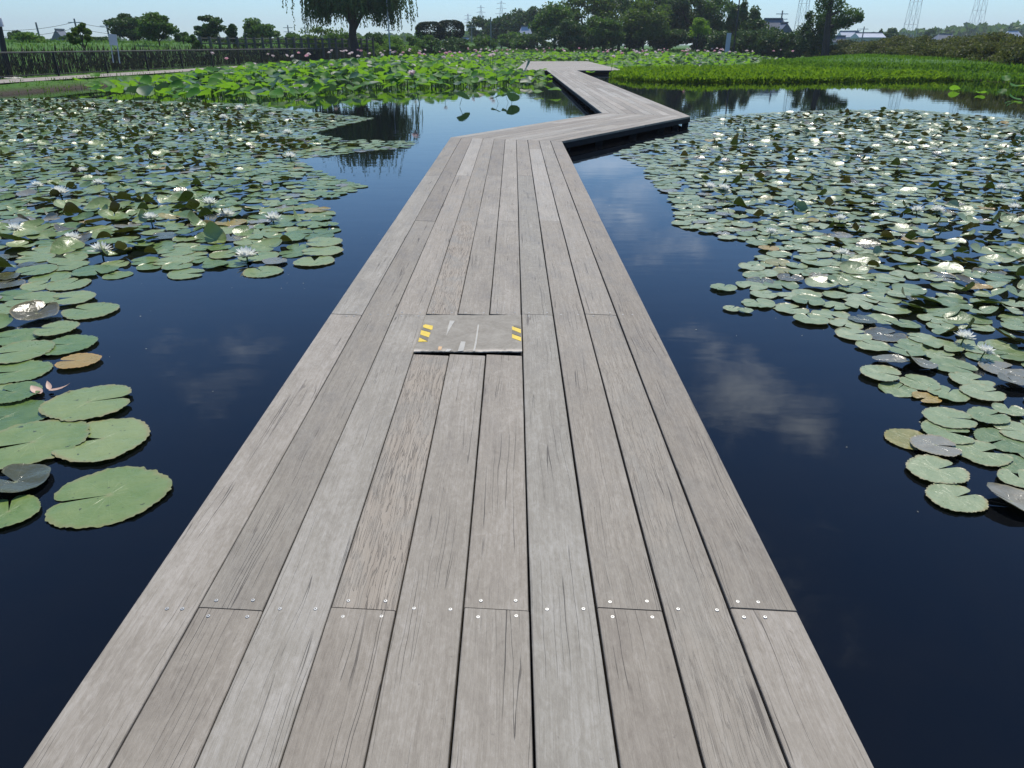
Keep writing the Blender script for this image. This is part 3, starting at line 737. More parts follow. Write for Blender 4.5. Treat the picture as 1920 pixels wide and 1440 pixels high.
for p_ in pads:
    sx, sy, zc = screen(p_['x'], p_['y']); p_['sx'], p_['sy'] = sx, sy
    p_['size'] = p_['r'] / zc * (1 if (-25 < sx < 1945 and sy < 1460) else 0) * (sy - 84) ** .5
    if p_['hand'] and p_['kind'] == 'soft' and p_['mat'] == 'pad_left': p_['kind'] = 'flat'
    p_['big'] = p_['kind'] == 'flat' and p_['r'] / zc > .026
    p_['vi'] = prr.randrange(len(PADV['big' if p_['big'] else True, p_['kind']]))
    p_['z'] = .004 + prr.uniform(0, .016) + (.008 if p_['kind'] != 'flat' else 0)
    if p_['hand'] and p_['big']: p_['z'] = .0085 + .0055 * (HANDN % 4); HANDN += 1
    p_['tx'], p_['ty'] = (prr.gauss(0, .018), prr.gauss(0, .018)) if p_['kind'] == 'flat' else (prr.gauss(0, .07), prr.gauss(0, .07))
    if p_['big']: p_['tx'] *= .4; p_['ty'] *= .4
    if p_['kind'] == 'up':
        fold = PADV[True, 'up'][p_['vi']][3]
        # mostly the side towards the wind (towards us) is lifted
        a = -math.pi / 2 + prr.gauss(0, .8) if prr.random() < .72 else prr.uniform(0, 6.28)
        p_['rot'] = a - fold; p_['z'] += .015; p_['r'] *= prr.uniform(.5, .78)
pads.sort(key=lambda q: -q['size'])
indiv, rest = pads[:300], pads[300:]
# row / order labels
def size_word(q, side): 
    r = q['r']; b = (.14, .175) if side == 'L' else (.105, .125)
    return 'small' if r < b[0] else 'broad' if r > b[1] else 'medium'
tone_word = {'pad_left': 'green', 'pad_right': 'pale green', 'pad_dark': 'dark olive', 'pad_yellow': 'yellowing', 'pad_old': 'silvery grey'}
for side in 'LR':
    g = [q for q in indiv if q['side'] == side]; g.sort(key=lambda q: -q['sy'])
    rows = [g[i:i + 12] for i in range(0, len(g), 12)]
    for ri, row in enumerate(rows):
        row.sort(key=lambda q: abs(q['sx'] - 963))
        for ci, q in enumerate(row):
            shp = {'flat': 'flat', 'soft': 'cupped', 'up': 'upturned'}[q['kind']]
            if not q['lab']:
                q['lab'] = f"{size_word(q, side)} {shp} {tone_word[q['mat']]} lily pad, {ordn(ci + 1)} from the boardwalk in {ordn(ri + 1)} row of {'left' if side == 'L' else 'right'} bed"
for q in indiv:
    vi = q['vi']; o = link('lily_pad', pad_mesh('big' if q['big'] else True, q['kind'], vi, q['mat']))
    o.location = (q['x'], q['y'], q['z']); o.rotation_euler = (q['tx'], q['ty'], q['rot']); o.scale = (q['r'],) * 3
    tag(o, q['lab'], 'lily pad', 'lily pads floating left of the boardwalk' if q['side'] == 'L' else 'lily pads floating right of the boardwalk')
for side in 'LR':
    mks = ['pad_left', 'pad_right', 'pad_dark', 'pad_yellow', 'pad_old']
    Vs, Fs, Us, Ms = [], [], [], []; n0 = 0
    for q in rest:
        if q['side'] != side: continue
        hi = q['y'] < 9; V, F, UV, fo = PADV[hi, q['kind']][q['vi'] % len(PADV[hi, q['kind']])]
        m = Matrix.LocRotScale(Vector((q['x'], q['y'], q['z'])), Euler((q['tx'], q['ty'], q['rot'])), Vector((q['r'],) * 3)) if False else None
        Rm = np.array(Euler((q['tx'], q['ty'], q['rot'])).to_matrix())
        Vs.append((V * q['r']) @ Rm.T + np.array([q['x'], q['y'], q['z']])); Us.append(UV)
        Fs += [tuple(i + n0 for i in f) for f in tri_fix(F)]; Ms += [mks.index(q['mat'])] * len(F); n0 += len(V)
    if Vs:
        me = mesh_from('lily_pads', np.concatenate(Vs), Fs, [M[k] for k in mks], Ms, np.concatenate(Us), smooth=True)
        o = link('lily_pads', me); tag(o, 'crowded mass of smaller lily pads further out on the ' + ('left' if side == 'L' else 'right'), 'lily pads', kind='stuff')
print('pads', len(pads))

# fallen petals and white water lily blooms
def petal_pts(L, w, base, tiltup, az, cup=.25, n=5):
    """returns vertex rows of one petal starting at radius base"""
    rows = []
    for i in range(n + 1):
        t = i / n; ww = w * math.sin(math.pi * min(.98, .12 + t * .86)) ** .8 * (1 - .15 * t)
        if i == n: ww = w * .04
        d = base + L * t * math.cos(tiltup + cup * (t - .5)); z = L * t * math.sin(tiltup + cup * (t - .5))
        for s in (-1, 0, 1): 
            x, y = d, s * ww / 2; rows.append((x * math.cos(az) - y * math.sin(az), x * math.sin(az) + y * math.cos(az), z + (abs(s) * ww * .22)))
    return rows
def bloom_mesh(seed, r=1., layers=((9, .15, 1.), (9, .52, .97), (8, .88, .9), (6, 1.2, .78)), w=.34):
    rr = random.Random(seed); V = []; F = []
    for li, (cnt, el, ln) in enumerate(layers):
        off = rr.uniform(0, 6)
        for k in range(cnt):
            b = len(V); rows = petal_pts(r * ln * rr.uniform(.92, 1.06), r * w * rr.uniform(.9, 1.1), r * .06, el + rr.uniform(-.12, .12), off + 2 * math.pi * k / cnt + rr.uniform(-.12, .12))
            V += rows
            for i in range(5):
                for s in (0, 1):
                    a = b + i * 3 + s; F.append((a, a + 3, a + 4, a + 1))
    return V, F
BV = [bloom_mesh(s) for s in range(4)]
BLM = [mesh_from('petals', V, F, [M['petal_white']], smooth=True) for V, F in BV]
def stamen_mesh():
    mb = MB(); rr = random.Random(5)
    for k in range(26):
        a = rr.uniform(0, 6.28); d = rr.uniform(.02, .18); mb.tube([(d * .5 * math.cos(a), d * .5 * math.sin(a), .0), (d * math.cos(a), d * math.sin(a), rr.uniform(.22, .34))], [.022, .015], 4)
    return mesh_from('stamens', mb.v, mb.f, [M['stamen']])
STM = stamen_mesh()
def sepal_mesh():
    V = []; F = []
    for k in range(4):
        b = len(V); V += [(x, y, z - .03) for x, y, z in petal_pts(.95, .3, .05, .05, 2 * math.pi * k / 4 + .3)]
        for i in range(5):
            for s in (0, 1): a = b + i * 3 + s; F.append((a, a + 3, a + 4, a + 1))
    mb = MB(); mb.v = V; mb.f = F; mb.m = [0] * len(F); mb.tube([(0, 0, -1.2), (0, 0, .02)], .07, 6)
    return mesh_from('sepals', mb.v, mb.f, [M['stalk']])
SPM = sepal_mesh()
BLOOMS = [(463, 482, 46, 'large open white water lily at the near tip of the left bed'), (513, 412, 36, 'white water lily furthest right in the left bed, with brown leaf under it'), (425, 405, 34, 'white water lily between the small blushed one and the rightmost left bloom'),
 (394, 383, 34, 'white water lily standing against a dark green leaf hump'), (283, 411, 32, 'white water lily alone among flat pads mid left bed'), (190, 472, 44, 'wide open white water lily beside a shiny leaf at lower left'), (137, 450, 36, 'white water lily left of the wide open one'),
 (28, 432, 32, 'white water lily at the left edge of the picture'), (113, 364, 38, 'white water lily with petals thrown back, upper left bed'), (545, 297, 30, 'white water lily at the far right end of the left bed'), (540, 252, 24, 'small white water lily near the willow reflection'),
 (70, 350, 24, 'small white water lily just left of the thrown back one'), (185, 345, 24, 'small white water lily above the middle of left bed'), (155, 322, 22, 'tiny white water lily behind the thrown back one'), (450, 205, 22, 'white bloom on the furthest rim of the left bed'), (420, 222, 20, 'tiny white bloom left of the rim bloom'),
 (1807, 634, 40, 'open white water lily with its mirrored reflection in the right bed'), (1846, 660, 36, 'white water lily half hidden behind a folded shiny leaf'), (1445, 438, 28, 'spiky white water lily near the left rim of the right bed'), (1578, 477, 30, 'white water lily beyond the open patch of the right bed'),
 (1330, 352, 26, 'white water lily, left one of a close pair'), (1356, 356, 30, 'white water lily, right one of the close pair'), (1410, 340, 20, 'small white water lily behind the close pair'), (1718, 397, 30, 'white water lily leaning on a brown leaf, right bed'), (1757, 396, 28, 'white water lily right of the leaning one'),
 (1575, 412, 26, 'white water lily in the middle of the right bed'), (1876, 354, 26, 'white water lily near the right edge of the picture'), (1612, 322, 22, 'small white water lily in the far right bed'), (1900, 390, 24, 'white bloom at the right edge below its neighbour')]
brr = random.Random(9)
for i, (px, py, w, lab) in enumerate(BLOOMS):
    x, y = gp(px, py, .05); zc = screen(x, y, .05)[2]; s = w * zc / 1333 / 2 * .98
    root = empty('water_lily', (x, y, .055), brr.uniform(0, 6)); root.scale = (s, s, s); root.rotation_euler.x = brr.uniform(-.15, .3)
    tag(root, lab, 'water lily', 'white water lilies open on the pond')
    link('petals', BLM[i % 4], root)
    if w >= 28: link('stamens', STM, root)
    link('sepals', SPM, root)
def loose_petals():
    root = empty('fallen_petals', (*gp(88, 738, .01), .012)); tag(root, 'pink buff fallen petals floating above the cluster of broad pads', 'fallen petals')
    m = simple('faded_petal', (.52, .36, .27), .6, .15, 20)
    for (dx, dy, az, l, w) in ((-.02, -.02, 2.6, .09, .055), (0, .02, .1, .13, .035), (.0, .03, 2.2, .08, .03)):
        rows = petal_pts(l, w, 0, .06, az, .5); F = []
        for i in range(5):
            for s in (0, 1): a = i * 3 + s; F.append((a, a + 3, a + 4, a + 1))
        link('petal', mesh_from('petal', rows, F, [m], smooth=True), root, (dx, dy, .006))
loose_petals()
def specks():
    r = np.random.default_rng(90); X = r.uniform(-9, 11, 1500); Y = r.uniform(1.2, 16, 1500); k = (np.abs(X + .15) > 1.15) & (np.minimum(sdf(Lp, X, Y), sdf(Rp, X, Y)) > 0); X, Y = X[k], Y[k]
    n = len(X); keep = r.uniform(0, 1, n) < np.exp(-np.minimum(sdf(Lp, X, Y), sdf(Rp, X, Y)) / .7) * .9 + .06; X, Y = X[keep], Y[keep]; n = len(X)
    a = r.uniform(0, 6.28, n); s_ = r.uniform(.002, .007, n); e = r.uniform(.3, 1, n); V = []
    for q in range(4):
        t = a + q * math.pi / 2; w_ = s_ * (1 if q % 2 else e) if False else s_ * np.where(q % 2, 1, e); V.append(np.stack([X + w_ * np.cos(t), Y + w_ * np.sin(t), np.full(n, .0025)], 1))
    V = np.stack(V, 1).reshape(-1, 3); o = link('floating_debris', fast_mesh('floating_debris', V, np.arange(n * 4).reshape(-1, 4), simple('debris', (.30, .29, .22), .7, .5, 3)))
    tag(o, 'tiny pale bits of plant debris afloat around the lily beds', kind='stuff')
specks()

# ------------------------------------------------------------------ lotus
def lotus_leaf(seed, seg=14):
    rr = random.Random(seed); V = [(0, 0, -.10)]; F = []; ph = [rr.uniform(0, 6.28) for _ in range(4)]; rings = (.5, .85, 1.)
    dr = rr.uniform(-.35, .25)
    for r in rings:
        for k in range(seg):
            t = 2 * math.pi * k / seg; rad = r * (1 + .07 * math.sin(2 * t + ph[0]) + .05 * math.sin(5 * t + ph[1]))
            z = -.10 + .16 * r ** 2 + r ** 2 * (.13 * math.sin(2 * t + ph[2]) + .07 * math.sin(3 * t + ph[3])) + dr * max(0, r - .5) * .5
            V.append((rad * math.cos(t), rad * math.sin(t), z))
    for k in range(seg): F.append((0, 1 + k, 1 + (k + 1) % seg, 1 + (k + 1) % seg))
    for a in range(2):
        for k in range(seg): k2 = (k + 1) % seg; b = 1 + a * seg; F.append((b + k, b + seg + k, b + seg + k2, b + k2))
    return np.array(V), F
LV = [lotus_leaf(s) for s in range(10)]; LVl = [lotus_leaf(s, 8) for s in range(10)]
fl = [(150, 176), (250, 182), (340, 192), (440, 190), (560, 188), (640, 176), (760, 171), (850, 168), (950, 164), (1020, 158)]
LOT = [gp(x, y) for x, y in fl] + [(2.0, 40), (2.0, 51.3), (0, 51.5), (.9, 80.4), (7.8, 80.4), (7.5, 56), (14, 57.5), (19, 62), (23, 73), (30, 88), (36, 100), (37, 111), (-8, 111), (-12.5, 95), (-15.5, 72), (-17.6, 50), (-18.5, 38)]
def place_lotus():
    A = np.array(LOT); n = 34000
    X = rng.uniform(A[:, 0].min(), A[:, 0].max(), n); Y = A[:, 1].min() + (112 - A[:, 1].min()) * rng.uniform(0, 1, n) ** 1.35
    D = sdf(LOT, X, Y); out = []; cell = {}
    rr = random.Random(31)
    for i in range(n):
        if D[i] > -.05: continue
        x, y = float(X[i]), float(Y[i]); dpt = -float(D[i])
        if dpt < 2.5 and rr.random() > .25 + .3 * dpt: continue
        sp = .26 + .0045 * max(0, y - 40) + (0.12 if dpt < 1.5 else 0)
        k = (int(x // .6), int(y // .6)); ok = True
        for a in (-1, 0, 1):
            for b in (-1, 0, 1):
                for q in cell.get((k[0] + a, k[1] + b), ()):
                    if math.hypot(q[0] - x, q[1] - y) < sp: ok = False
        if not ok: continue
        cell.setdefault(k, []).append((x, y))
        hmax = .32 + .62 * float(sm(0, 7, dpt))
        out.append((x, y, rr.uniform(.40, 1.) * hmax, rr.uniform(.15, .29), rr.uniform(0, 6.28), max(-.45, min(.55, rr.gauss(.08, .32))), max(-.5, min(.5, rr.gauss(0, .32)))))
    return out
lot = place_lotus()
# single plants the photograph shows in open water: px,py of the leaf, height, radius px
SOLO = [(868, 180, .30, 16, 1, 'lone drooping dull lotus leaf over open water with a crooked stalk'), (930, 182, .20, 12, 1, 'dull lotus leaf, left of a trio over open water'), (948, 178, .24, 10, 1, 'dull lotus leaf, middle of the trio over open water'), (962, 182, .2, 16, 1, 'broad dull lotus leaf, right of the trio over open water'),
        (1040, 167, .20, 17, 0, 'bright lotus leaf leaning by the far walkway edge'), (1010, 172, .12, 12, 0, 'small bright lotus leaf left of the far walkway'), (1108, 134, .25, 12, 0, 'bright lotus leaf poking up in the corner of the far platform'), (985, 128, .42, 20, 1, 'dull lotus leaf overhanging the left end of the far platform'),
        (470, 168, .22, 15, 0, 'bright lotus leaf standing off the left lotus mass'), (575, 175, .2, 18, 0, 'bright folded lotus leaf in front of the willow reflection'), (178, 142, .4, 12, 0, 'bright lotus leaf over the left bank, upper one'), (176, 165, .3, 14, 0, 'bright heart shaped lotus leaf low by the left bank'), (150, 150, .35, 14, 0, 'mid green lotus leaf leftmost by the bank'),
        (342, 176, .22, 13, 0, 'round bright lotus leaf low over open water at left'), (650, 190, .1, 12, 0, 'flat bright lotus leaf lying in the willow reflection'), (1908, 160, .3, 18, 0, 'bright lotus leaf at the right edge of the picture'), (1902, 182, .1, 15, 0, 'bright lotus leaf below the large one at right edge'), (1845, 140, .3, 11, 0, 'bright lotus leaf by the right bank'), (1790, 165, .12, 12, 0, 'lotus leaf low on the water by the right bank'), (1838, 172, .1, 12, 0, 'pale lotus leaf floating off the right bank'), (1885, 146, .3, 10, 0, 'mid green lotus leaf against the right bank')]
LM = {}
def lotus_obj(x, y, h, r, rot, tx, ty, lab, dull, seed, grp):
    key = (seed % 10, dull, round(h / r))
    if key not in LM:
        V, F = LV[seed % 10]; hs = round(h / r) if round(h / r) > 0 else .6
        mb = MB(); mb.v = [tuple(v) for v in V]; mb.f = tri_fix(F); mb.m = [0] * len(F)
        mb.tube([(0, 0, -.1), (.04, .02, -.5 * hs), (0, .05, -hs - .5)], [.03, .03, .035], 5, 1)
        me = mesh_from('lotus_leaf', mb.v, mb.f, [M['lotus_dull' if dull else 'lotus'], M['stalk']], mb.m); me.polygons.foreach_set('use_smooth', np.ones(len(me.polygons), dtype=bool)); LM[key] = me
    o = link('lotus_leaf', LM[key]); o.location = (x, y, h); o.rotation_euler = (tx, ty, rot); o.scale = (r, r, r)
    tag(o, lab, 'lotus leaf', grp)
lrr = random.Random(41)
for i, (px, py, h, rp, dull, lab) in enumerate(SOLO):
    x, y = gp(px, py, h); zc = screen(x, y, h)[2]
    lotus_obj(x, y, h, rp * .8 * zc / 1333, lrr.uniform(0, 6), lrr.gauss(.15 if not dull else .5, .2), lrr.gauss(0, .3), lab, dull, i, 'lotus leaves standing apart in open water')
vis = []
for q in lot:
    sx, sy, zc = screen(q[0], q[1], q[2])
    vis.append((q[3] / zc * (1 if -10 < sx < 1930 else 0), sx, sy, q))
vis.sort(key=lambda v: -v[0])
near_l, far_l = vis[:270], vis[270:]
near_l.sort(key=lambda v: -v[2])
rows = [near_l[i:i + 30] for i in range(0, len(near_l), 30)]
for ri, row in enumerate(rows):
    row.sort(key=lambda v: v[1])
    for ci, (s, sx, sy, q) in enumerate(row):
        dull = lrr.random() < .30
        sz = 'small' if q[3] < .23 else 'wide' if q[3] > .27 else 'middling'
        lotus_obj(*q, f"{sz} {'blue green' if dull else 'bright green'} lotus leaf, {ordn(ci + 1)} from left in {ordn(ri + 1)} row of the lotus bed", dull, ri * 31 + ci, 'lotus leaves in the front rows of the lotus bed')
Vs = []; Fs = []; n0 = 0; Ms = []; Fq = []
for i, (s, sx, sy, q) in enumerate(far_l):
    x, y, h, r, rot, tx, ty = q; V, F = LV[i % 10] if y < 45 else LVl[i % 10]
    Rm = np.array(Euler((tx, ty, rot)).to_matrix()); Vs.append((V * r) @ Rm.T + np.array([x, y, h]))
    Fs += [tuple(k + n0 for k in f) for f in tri_fix(F)]; Ms += [1 if i % 5 == 0 else 0] * len(F); n0 += len(V)
    if y < 70:
        b = n0; w = .010; Vs.append(np.array([(x - w, y, -.1), (x + w, y, -.1), (x + w, y, h - .03), (x - w, y, h - .03)])); Fs.append((b, b + 1, b + 2, b + 3)); Ms.append(2); n0 += 4
o = link('lotus_leaves', mesh_from('lotus_leaves', np.concatenate(Vs), Fs, [M['lotus'], M['lotus_dull'], M['stalk']], Ms, smooth=True)); tag(o, 'dense bright green lotus foliage filling the far pond', 'lotus leaves', kind='stuff')
print('lotus', len(lot))
# lotus blooms
LB = []
for s_ in range(3):
    for k_, mk_ in enumerate(('petal_pink', 'petal_blush')):
        V, F = bloom_mesh(50 + s_ + 5 * k_, layers=((6, .35 + .2 * s_, 1.), (6, .8, .95), (5, 1.2, .9)), w=.52)
        mb = MB(); mb.v = V; mb.f = F; mb.m = [0] * len(F); mb.tube([(0, 0, 0), (0, 0, -5.5)], .07, 5, 1)
        LB.append(mesh_from('lotus_flower', mb.v, mb.f, [M[mk_], M['stalk']], mb.m))
fl_px = []
frr = random.Random(61)
cands = [v for v in vis if v[3][1] > 36 and -10 < v[1] < 1930]
frr.shuffle(cands); sel = []
FP = [(621, 125), (550, 108), (660, 101), (576, 107), (560, 101), (681, 95), (672, 108), (748, 120), (832, 110), (865, 112), (774, 142), (512, 108), (537, 106), (722, 97), (756, 100), (772, 112), (920, 106), (890, 95), (1145, 93), (1040, 95), (1005, 92), (1058, 97), (1098, 93), (1245, 92), (1290, 103), (1370, 88), (1430, 92), (1486, 98), (1450, 97), (1335, 88), (1400, 97), (1440, 88), (1310, 96), (1190, 97), (1228, 99), (1163, 97), (1150, 108), (478, 123), (425, 112), (950, 103)]
for (px, py) in FP:
    zz = 1.12 if py < 112 else .85; D_ = None
    x, y = gp(px, max(py, 92.5), zz); y0_ = min(y, 106.)
    x *= y0_ / y; sel.append((x, y0_, zz if y0_ == y else CAM_H - (CAM_H - zz) * y0_ / y))
for v in cands:
    if len(sel) >= 165: break
    q = v[3]
    if q[1] < 45: continue
    if all(math.hypot(q[0] - a[0], (q[1] - a[1]) * .3) > .45 for a in sel): sel.append((q[0], q[1], frr.uniform(.95, 1.28)))
sel.sort(key=lambda a: a[1])
cnt_rows = [sel[i:i + 20] for i in range(0, len(sel), 20)]
for ri, row in enumerate(cnt_rows):
    row.sort(key=lambda a: screen(*a)[0])
    for ci, (x, y, z) in enumerate(row):
        i = frr.choice((0, 1, 1, 3, 5, 2, 3, 5)); o = link('lotus_flower', LB[i]); s = frr.uniform(.15, .21); o.location = (x, y, z); o.scale = (s, s, s); o.rotation_euler = (frr.gauss(0, .25), frr.gauss(0, .25), frr.uniform(0, 6))
        tag(o, f"{'pink' if i % 2 == 0 else 'pale blush'} lotus flower, {ordn(ci + 1)} from left in {ordn(ri + 1)} row of blooms", 'lotus flower', 'pink lotus flowers above the leaves')

# ------------------------------------------------------------------ blades: pickerel bed, grass, weeds
def blades(name, pts, h, w, lean, matk, seed, label, segs=1):
    """pts (n,3) base points, tapered leaf quads"""
    r = np.random.default_rng(seed); n = len(pts); az = r.uniform(0, 6.283, n); ln = r.normal(0, lean, n); hh = h[0] + (h[1] - h[0]) * r.uniform(0, 1, n); ww = w * r.uniform(.6, 1.3, n)
    d = np.stack([np.cos(az), np.sin(az), np.zeros(n)], 1); s = np.stack([-np.sin(az), np.cos(az), np.zeros(n)], 1); up = np.array([0, 0, 1.])
    tip = pts + d * (np.sin(ln) * hh)[:, None] + up * (np.cos(ln) * hh)[:, None]
    mid = pts + d * (np.sin(ln * .4) * hh * .55)[:, None] + up * (np.cos(ln * .4) * hh * .6)[:, None]
    V = np.stack([pts, mid + s * ww[:, None] / 2, tip, mid - s * ww[:, None] / 2], 1).reshape(-1, 3)
    F = np.arange(n * 4).reshape(-1, 4)
    o = link(name, fast_mesh(name, V, F, M[matk])); tag(o, label, kind='stuff'); return o
def scatter(poly, n, power=1.0, seed=1, keep=None):
    r = np.random.default_rng(seed); A = np.array(poly); X = r.uniform(A[:, 0].min(), A[:, 0].max(), n); y0, y1 = A[:, 1].min(), A[:, 1].max(); Y = y0 + (y1 - y0) * r.uniform(0, 1, n) ** power
    k = sdf(poly, X, Y) < 0; X, Y = X[k], Y[k]; return X, Y
BED = [(5.6, 45.5), gp(1180, 151), gp(1240, 154), gp(1330, 155), gp(1420, 154), gp(1500, 154), gp(1600, 153), gp(1700, 152), gp(1790, 151), (26, 43.5), (22, 50), (20.5, 60), (14, 57.2), (7.6, 55.5), (7.4, 51), (6.5, 50)]
X, Y = scatter(BED, 95000, 1.25, 3); d = -sdf(BED, X, Y); zb = np.random.default_rng(5).uniform(0, .36, len(X)) * (.45 + .55 * sm(0, 1.4, d)) * (.72 + .28 * np.sin(X * 2.3 + 1.7 * np.sin(Y * 1.4)) * np.sin(Y * 2.1 + X * .7)); 
blades('pickerel_plants', np.stack([X, Y, zb], 1), (.11, .26), .12, .6, 'bed', 12, 'bright yellow green waterside plants in front of the lotus')
LAND_R = [(22, 48), (25.4, 44), (26.7, 41), (27.2, 35), (33, 27), (60, 16), (75, 50), (60, 125), (38, 112), (37, 98), (31, 86), (22, 72), (19.6, 62)]
X, Y = scatter(LAND_R, 90000, 1.2, 4); blades('grass', np.stack([X, Y, ground_z(X, Y) - .02], 1), (.10, .30), .07, .5, 'grass', 13, 'mown green grass on the right bank')
SH = [(27.6, 30), (24.0, 38), (23.2, 43), (18.8, 52), (18, 62), (21, 66), (22, 54), (28, 46), (30, 36), (31, 30)]
X, Y = scatter(SH, 42000, 1.0, 44); blades('bank_plants', np.stack([X, Y, np.maximum(ground_z(X, Y), 0) + np.random.default_rng(6).uniform(0, .22, len(X))], 1), (.14, .30), .10, .6, 'grass', 19, 'lush green growth along the right water edge')
LB_ = [(xf(y) + a, y) for y, a in ((10, 2.6), (30, 2.6), (60, 2.7), (100, 2.6))] + [(xf(y) + 3.7, y) for y in (100, 60, 30, 10)]
X, Y = scatter(LB_, 30000, 1.0, 5); blades('grass', np.stack([X, Y, ground_z(X, Y) - .02], 1), (.06, .22), .04, .6, 'grass', 14, 'rough grass along the left bank of the pond')
FIELD = [(xf(y) - a, y) for y, a in ((5, 5.), (30, 5.), (52, 5.), (81, 4.5), (116, 4.))] + [(40, 118), (60, 170), (-150, 170), (-90, 60), (-60, 5)]
X, Y = scatter(FIELD, 80000, 1.1, 6); blades('field_grass', np.stack([X, Y, ground_z(X, Y) - .02], 1), (.16, .42), .10, .5, 'field', 15, 'tall green weeds of the field beyond the fence')
SL = [(xf(y) - .15, y) for y in (5, 30, 52, 81, 114)] + [(xf(y) - 3.4, y) for y in (114, 81, 52, 30, 5)]
X, Y = scatter(SL, 42000, 1.0, 7); zt_ = ground_z(X, Y); blades('dry_weeds', np.stack([X, Y, zt_ - .02], 1), (.34, .80), .07, .3, 'dry', 16, 'dark dry weeds growing through the back of the fence')
FS = [(-12, 109), (-12, 118), (42, 118), (40, 109)]
X, Y = scatter(FS, 16000, 1.0, 8); blades('field_grass', np.stack([X, Y, np.maximum(ground_z(X, Y), 0) - .02], 1), (.3, .8), .1, .5, 'field', 17, 'rough grass on the far shore')

HB_ = [(xf(y) - .25, y) for y in (5, 30, 52, 81, 90)] + [(xf(y) - 1.3, y) for y in (90, 81, 52, 30, 5)]
X, Y = scatter(HB_, 26000, 1.0, 71); r_ = np.random.default_rng(4); blades('bank_shrubs', np.stack([X, Y, .34 + r_.uniform(0, .78, len(X))], 1), (.14, .26), .13, .9, 'bank', 18, 'dark tangled shrubs pressed against the back of the railing')
# ------------------------------------------------------------------ trees
def leaf_quads(C, size, r, flat=.0):
    n = len(C); a = r.normal(0, 1, (n, 3)); a /= np.linalg.norm(a, axis=1)[:, None]; b = r.normal(0, 1, (n, 3)); u = np.cross(a, b); u /= np.linalg.norm(u, axis=1)[:, None]; w = np.cross(a, u)
    s = (size * r.uniform(.55, 1.35, n))[:, None]
    V = np.stack([C - u * s * .5, C + w * s * .33, C + u * s * .5, C - w * s * .33], 1).reshape(-1, 3); return V, np.arange(n * 4).reshape(-1, 4)
def crown_points(r, H, W, zb, n, clumps, shape='round', gap=.0, csz=.26):
    """points on lumpy clumps within an ellipsoid from zb to H, half width W"""
    cz = (H + zb) / 2; hz = (H - zb) / 2; pts = []
    cc = r.normal(0, 1, (clumps, 3)); cc /= np.linalg.norm(cc, axis=1)[:, None]; cc *= (r.uniform(.35, .86, clumps) ** .6)[:, None]
    if shape == 'cone': cc[:, :2] *= (1.05 - .75 * (cc[:, 2:3] * .5 + .5))
    if shape == 'flat': cc[:, 2] = np.abs(cc[:, 2]) * .9 - .3
    per = int(n * 1.35) // clumps; out = []
    for c in cc:
        rr_ = csz * r.uniform(.75, 1.75); p = r.normal(0, 1, (per, 3)); p /= np.linalg.norm(p, axis=1)[:, None]
        p *= (rr_ * r.uniform(.10, 1.25, per) ** .6)[:, None]; p[:, 2] *= .7; out.append(c + p)
    P = np.concatenate(out); P[:, 0] *= W; P[:, 1] *= W; P[:, 2] = P[:, 2] * hz + cz; return P, cc * np.array([W, W, hz]) + np.array([0, 0, cz])
def trunk(root, H, zb, rad, cc, r, lean=0, name='trunk'):
    mb = MB(); top = zb + (H - zb) * .55; k = 6; pts = [(lean * (i / k) + r.normal(0, .02) * H * .1, r.normal(0, .02) * H * .1, -.3 + (top + .3) * i / k) for i in range(k + 1)]
    pts[0] = (0, 0, -.3); mb.tube(pts, [rad * (1.25 if i == 0 else 1 - .75 * i / k) for i in range(k + 1)], 8)
    for c in cc[:7]:
        t = r.uniform(.35, .8); b = Vector(pts[min(k, int(t * k))]); e = Vector(c); m_ = (b + e) / 2 + Vector((0, 0, -.08 * H * r.uniform(0, 1)))
        mb.tube([b, m_, e], [rad * .42, rad * .28, rad * .1], 6)
    return mb.build(name, M['bark'], root)
def tree(px, top, base, wpx, D, matk, label, shape='round', cb=.35, n=4200, clumps=22, seed=1, gz=None, cat='tree', name='tree', group='trees beyond the pond', lw=1., leaf=None, csz=.26):
    r = np.random.default_rng(seed); xb, yb, _ = at(px, base, D); H3 = at(px, top, D)[2]; z0 = float(ground_z(xb, yb)) if gz is None else gz
    z0 = max(z0, .2); H = H3 - z0; zc = screen(xb, yb, 2)[2]; W = wpx * zc / 1333 / 2
    root = empty(name, (xb, yb, z0)); tag(root, label, cat, group)
    P, cc = crown_points(r, H, W, H * cb, n, clumps, shape, csz=csz); V, F = leaf_quads(P, leaf or max(.16, D * .0031), r)
    link('crown', fast_mesh('crown', V, F, M[matk]), root)
    if shape != 'bush': trunk(root, H, H * cb, max(.08, H * .028) * lw, cc, r)
    return root
# left group, in the field
T = tree
T(158, 38, 96, 44, 47, 'tree_olive', 'thin upright young tree just behind the fence at left', cb=.18, n=2600, clumps=14, seed=1, leaf=.15, csz=.2)
T(250, 27, 84, 85, 95, 'tree_dark', 'dark broad tree, left half of a merged pair in the field', cb=.05, n=6000, clumps=30, seed=2)
T(300, 22, 90, 62, 78, 'tree_mid', 'rounded green tree, right half of the merged pair', cb=.10, n=5200, clumps=28, seed=3)
T(395, 26, 84, 62, 85, 'tree_dark', 'open branched tree standing right of the merged pair', cb=.22, n=3600, clumps=18, seed=4, csz=.22)
T(345, 50, 84, 30, 90, 'tree_mid', 'low round tree between the merged pair and open tree', cb=.1, n=1500, clumps=10, seed=5)
T(366, 60, 88, 30, 62, 'tree_mid', 'low bushy tree in front of the open branched tree', cb=.1, n=1500, clumps=10, seed=51)
T(438, 44, 88, 30, 80, 'tree_dark', 'narrow pointed small tree left of the broad one', shape='cone', cb=.1, n=1500, clumps=12, seed=6)
T(500, 33, 84, 70, 100, 'tree_mid', 'broad rounded tree left of the willow', cb=.15, n=4200, clumps=22, seed=7)
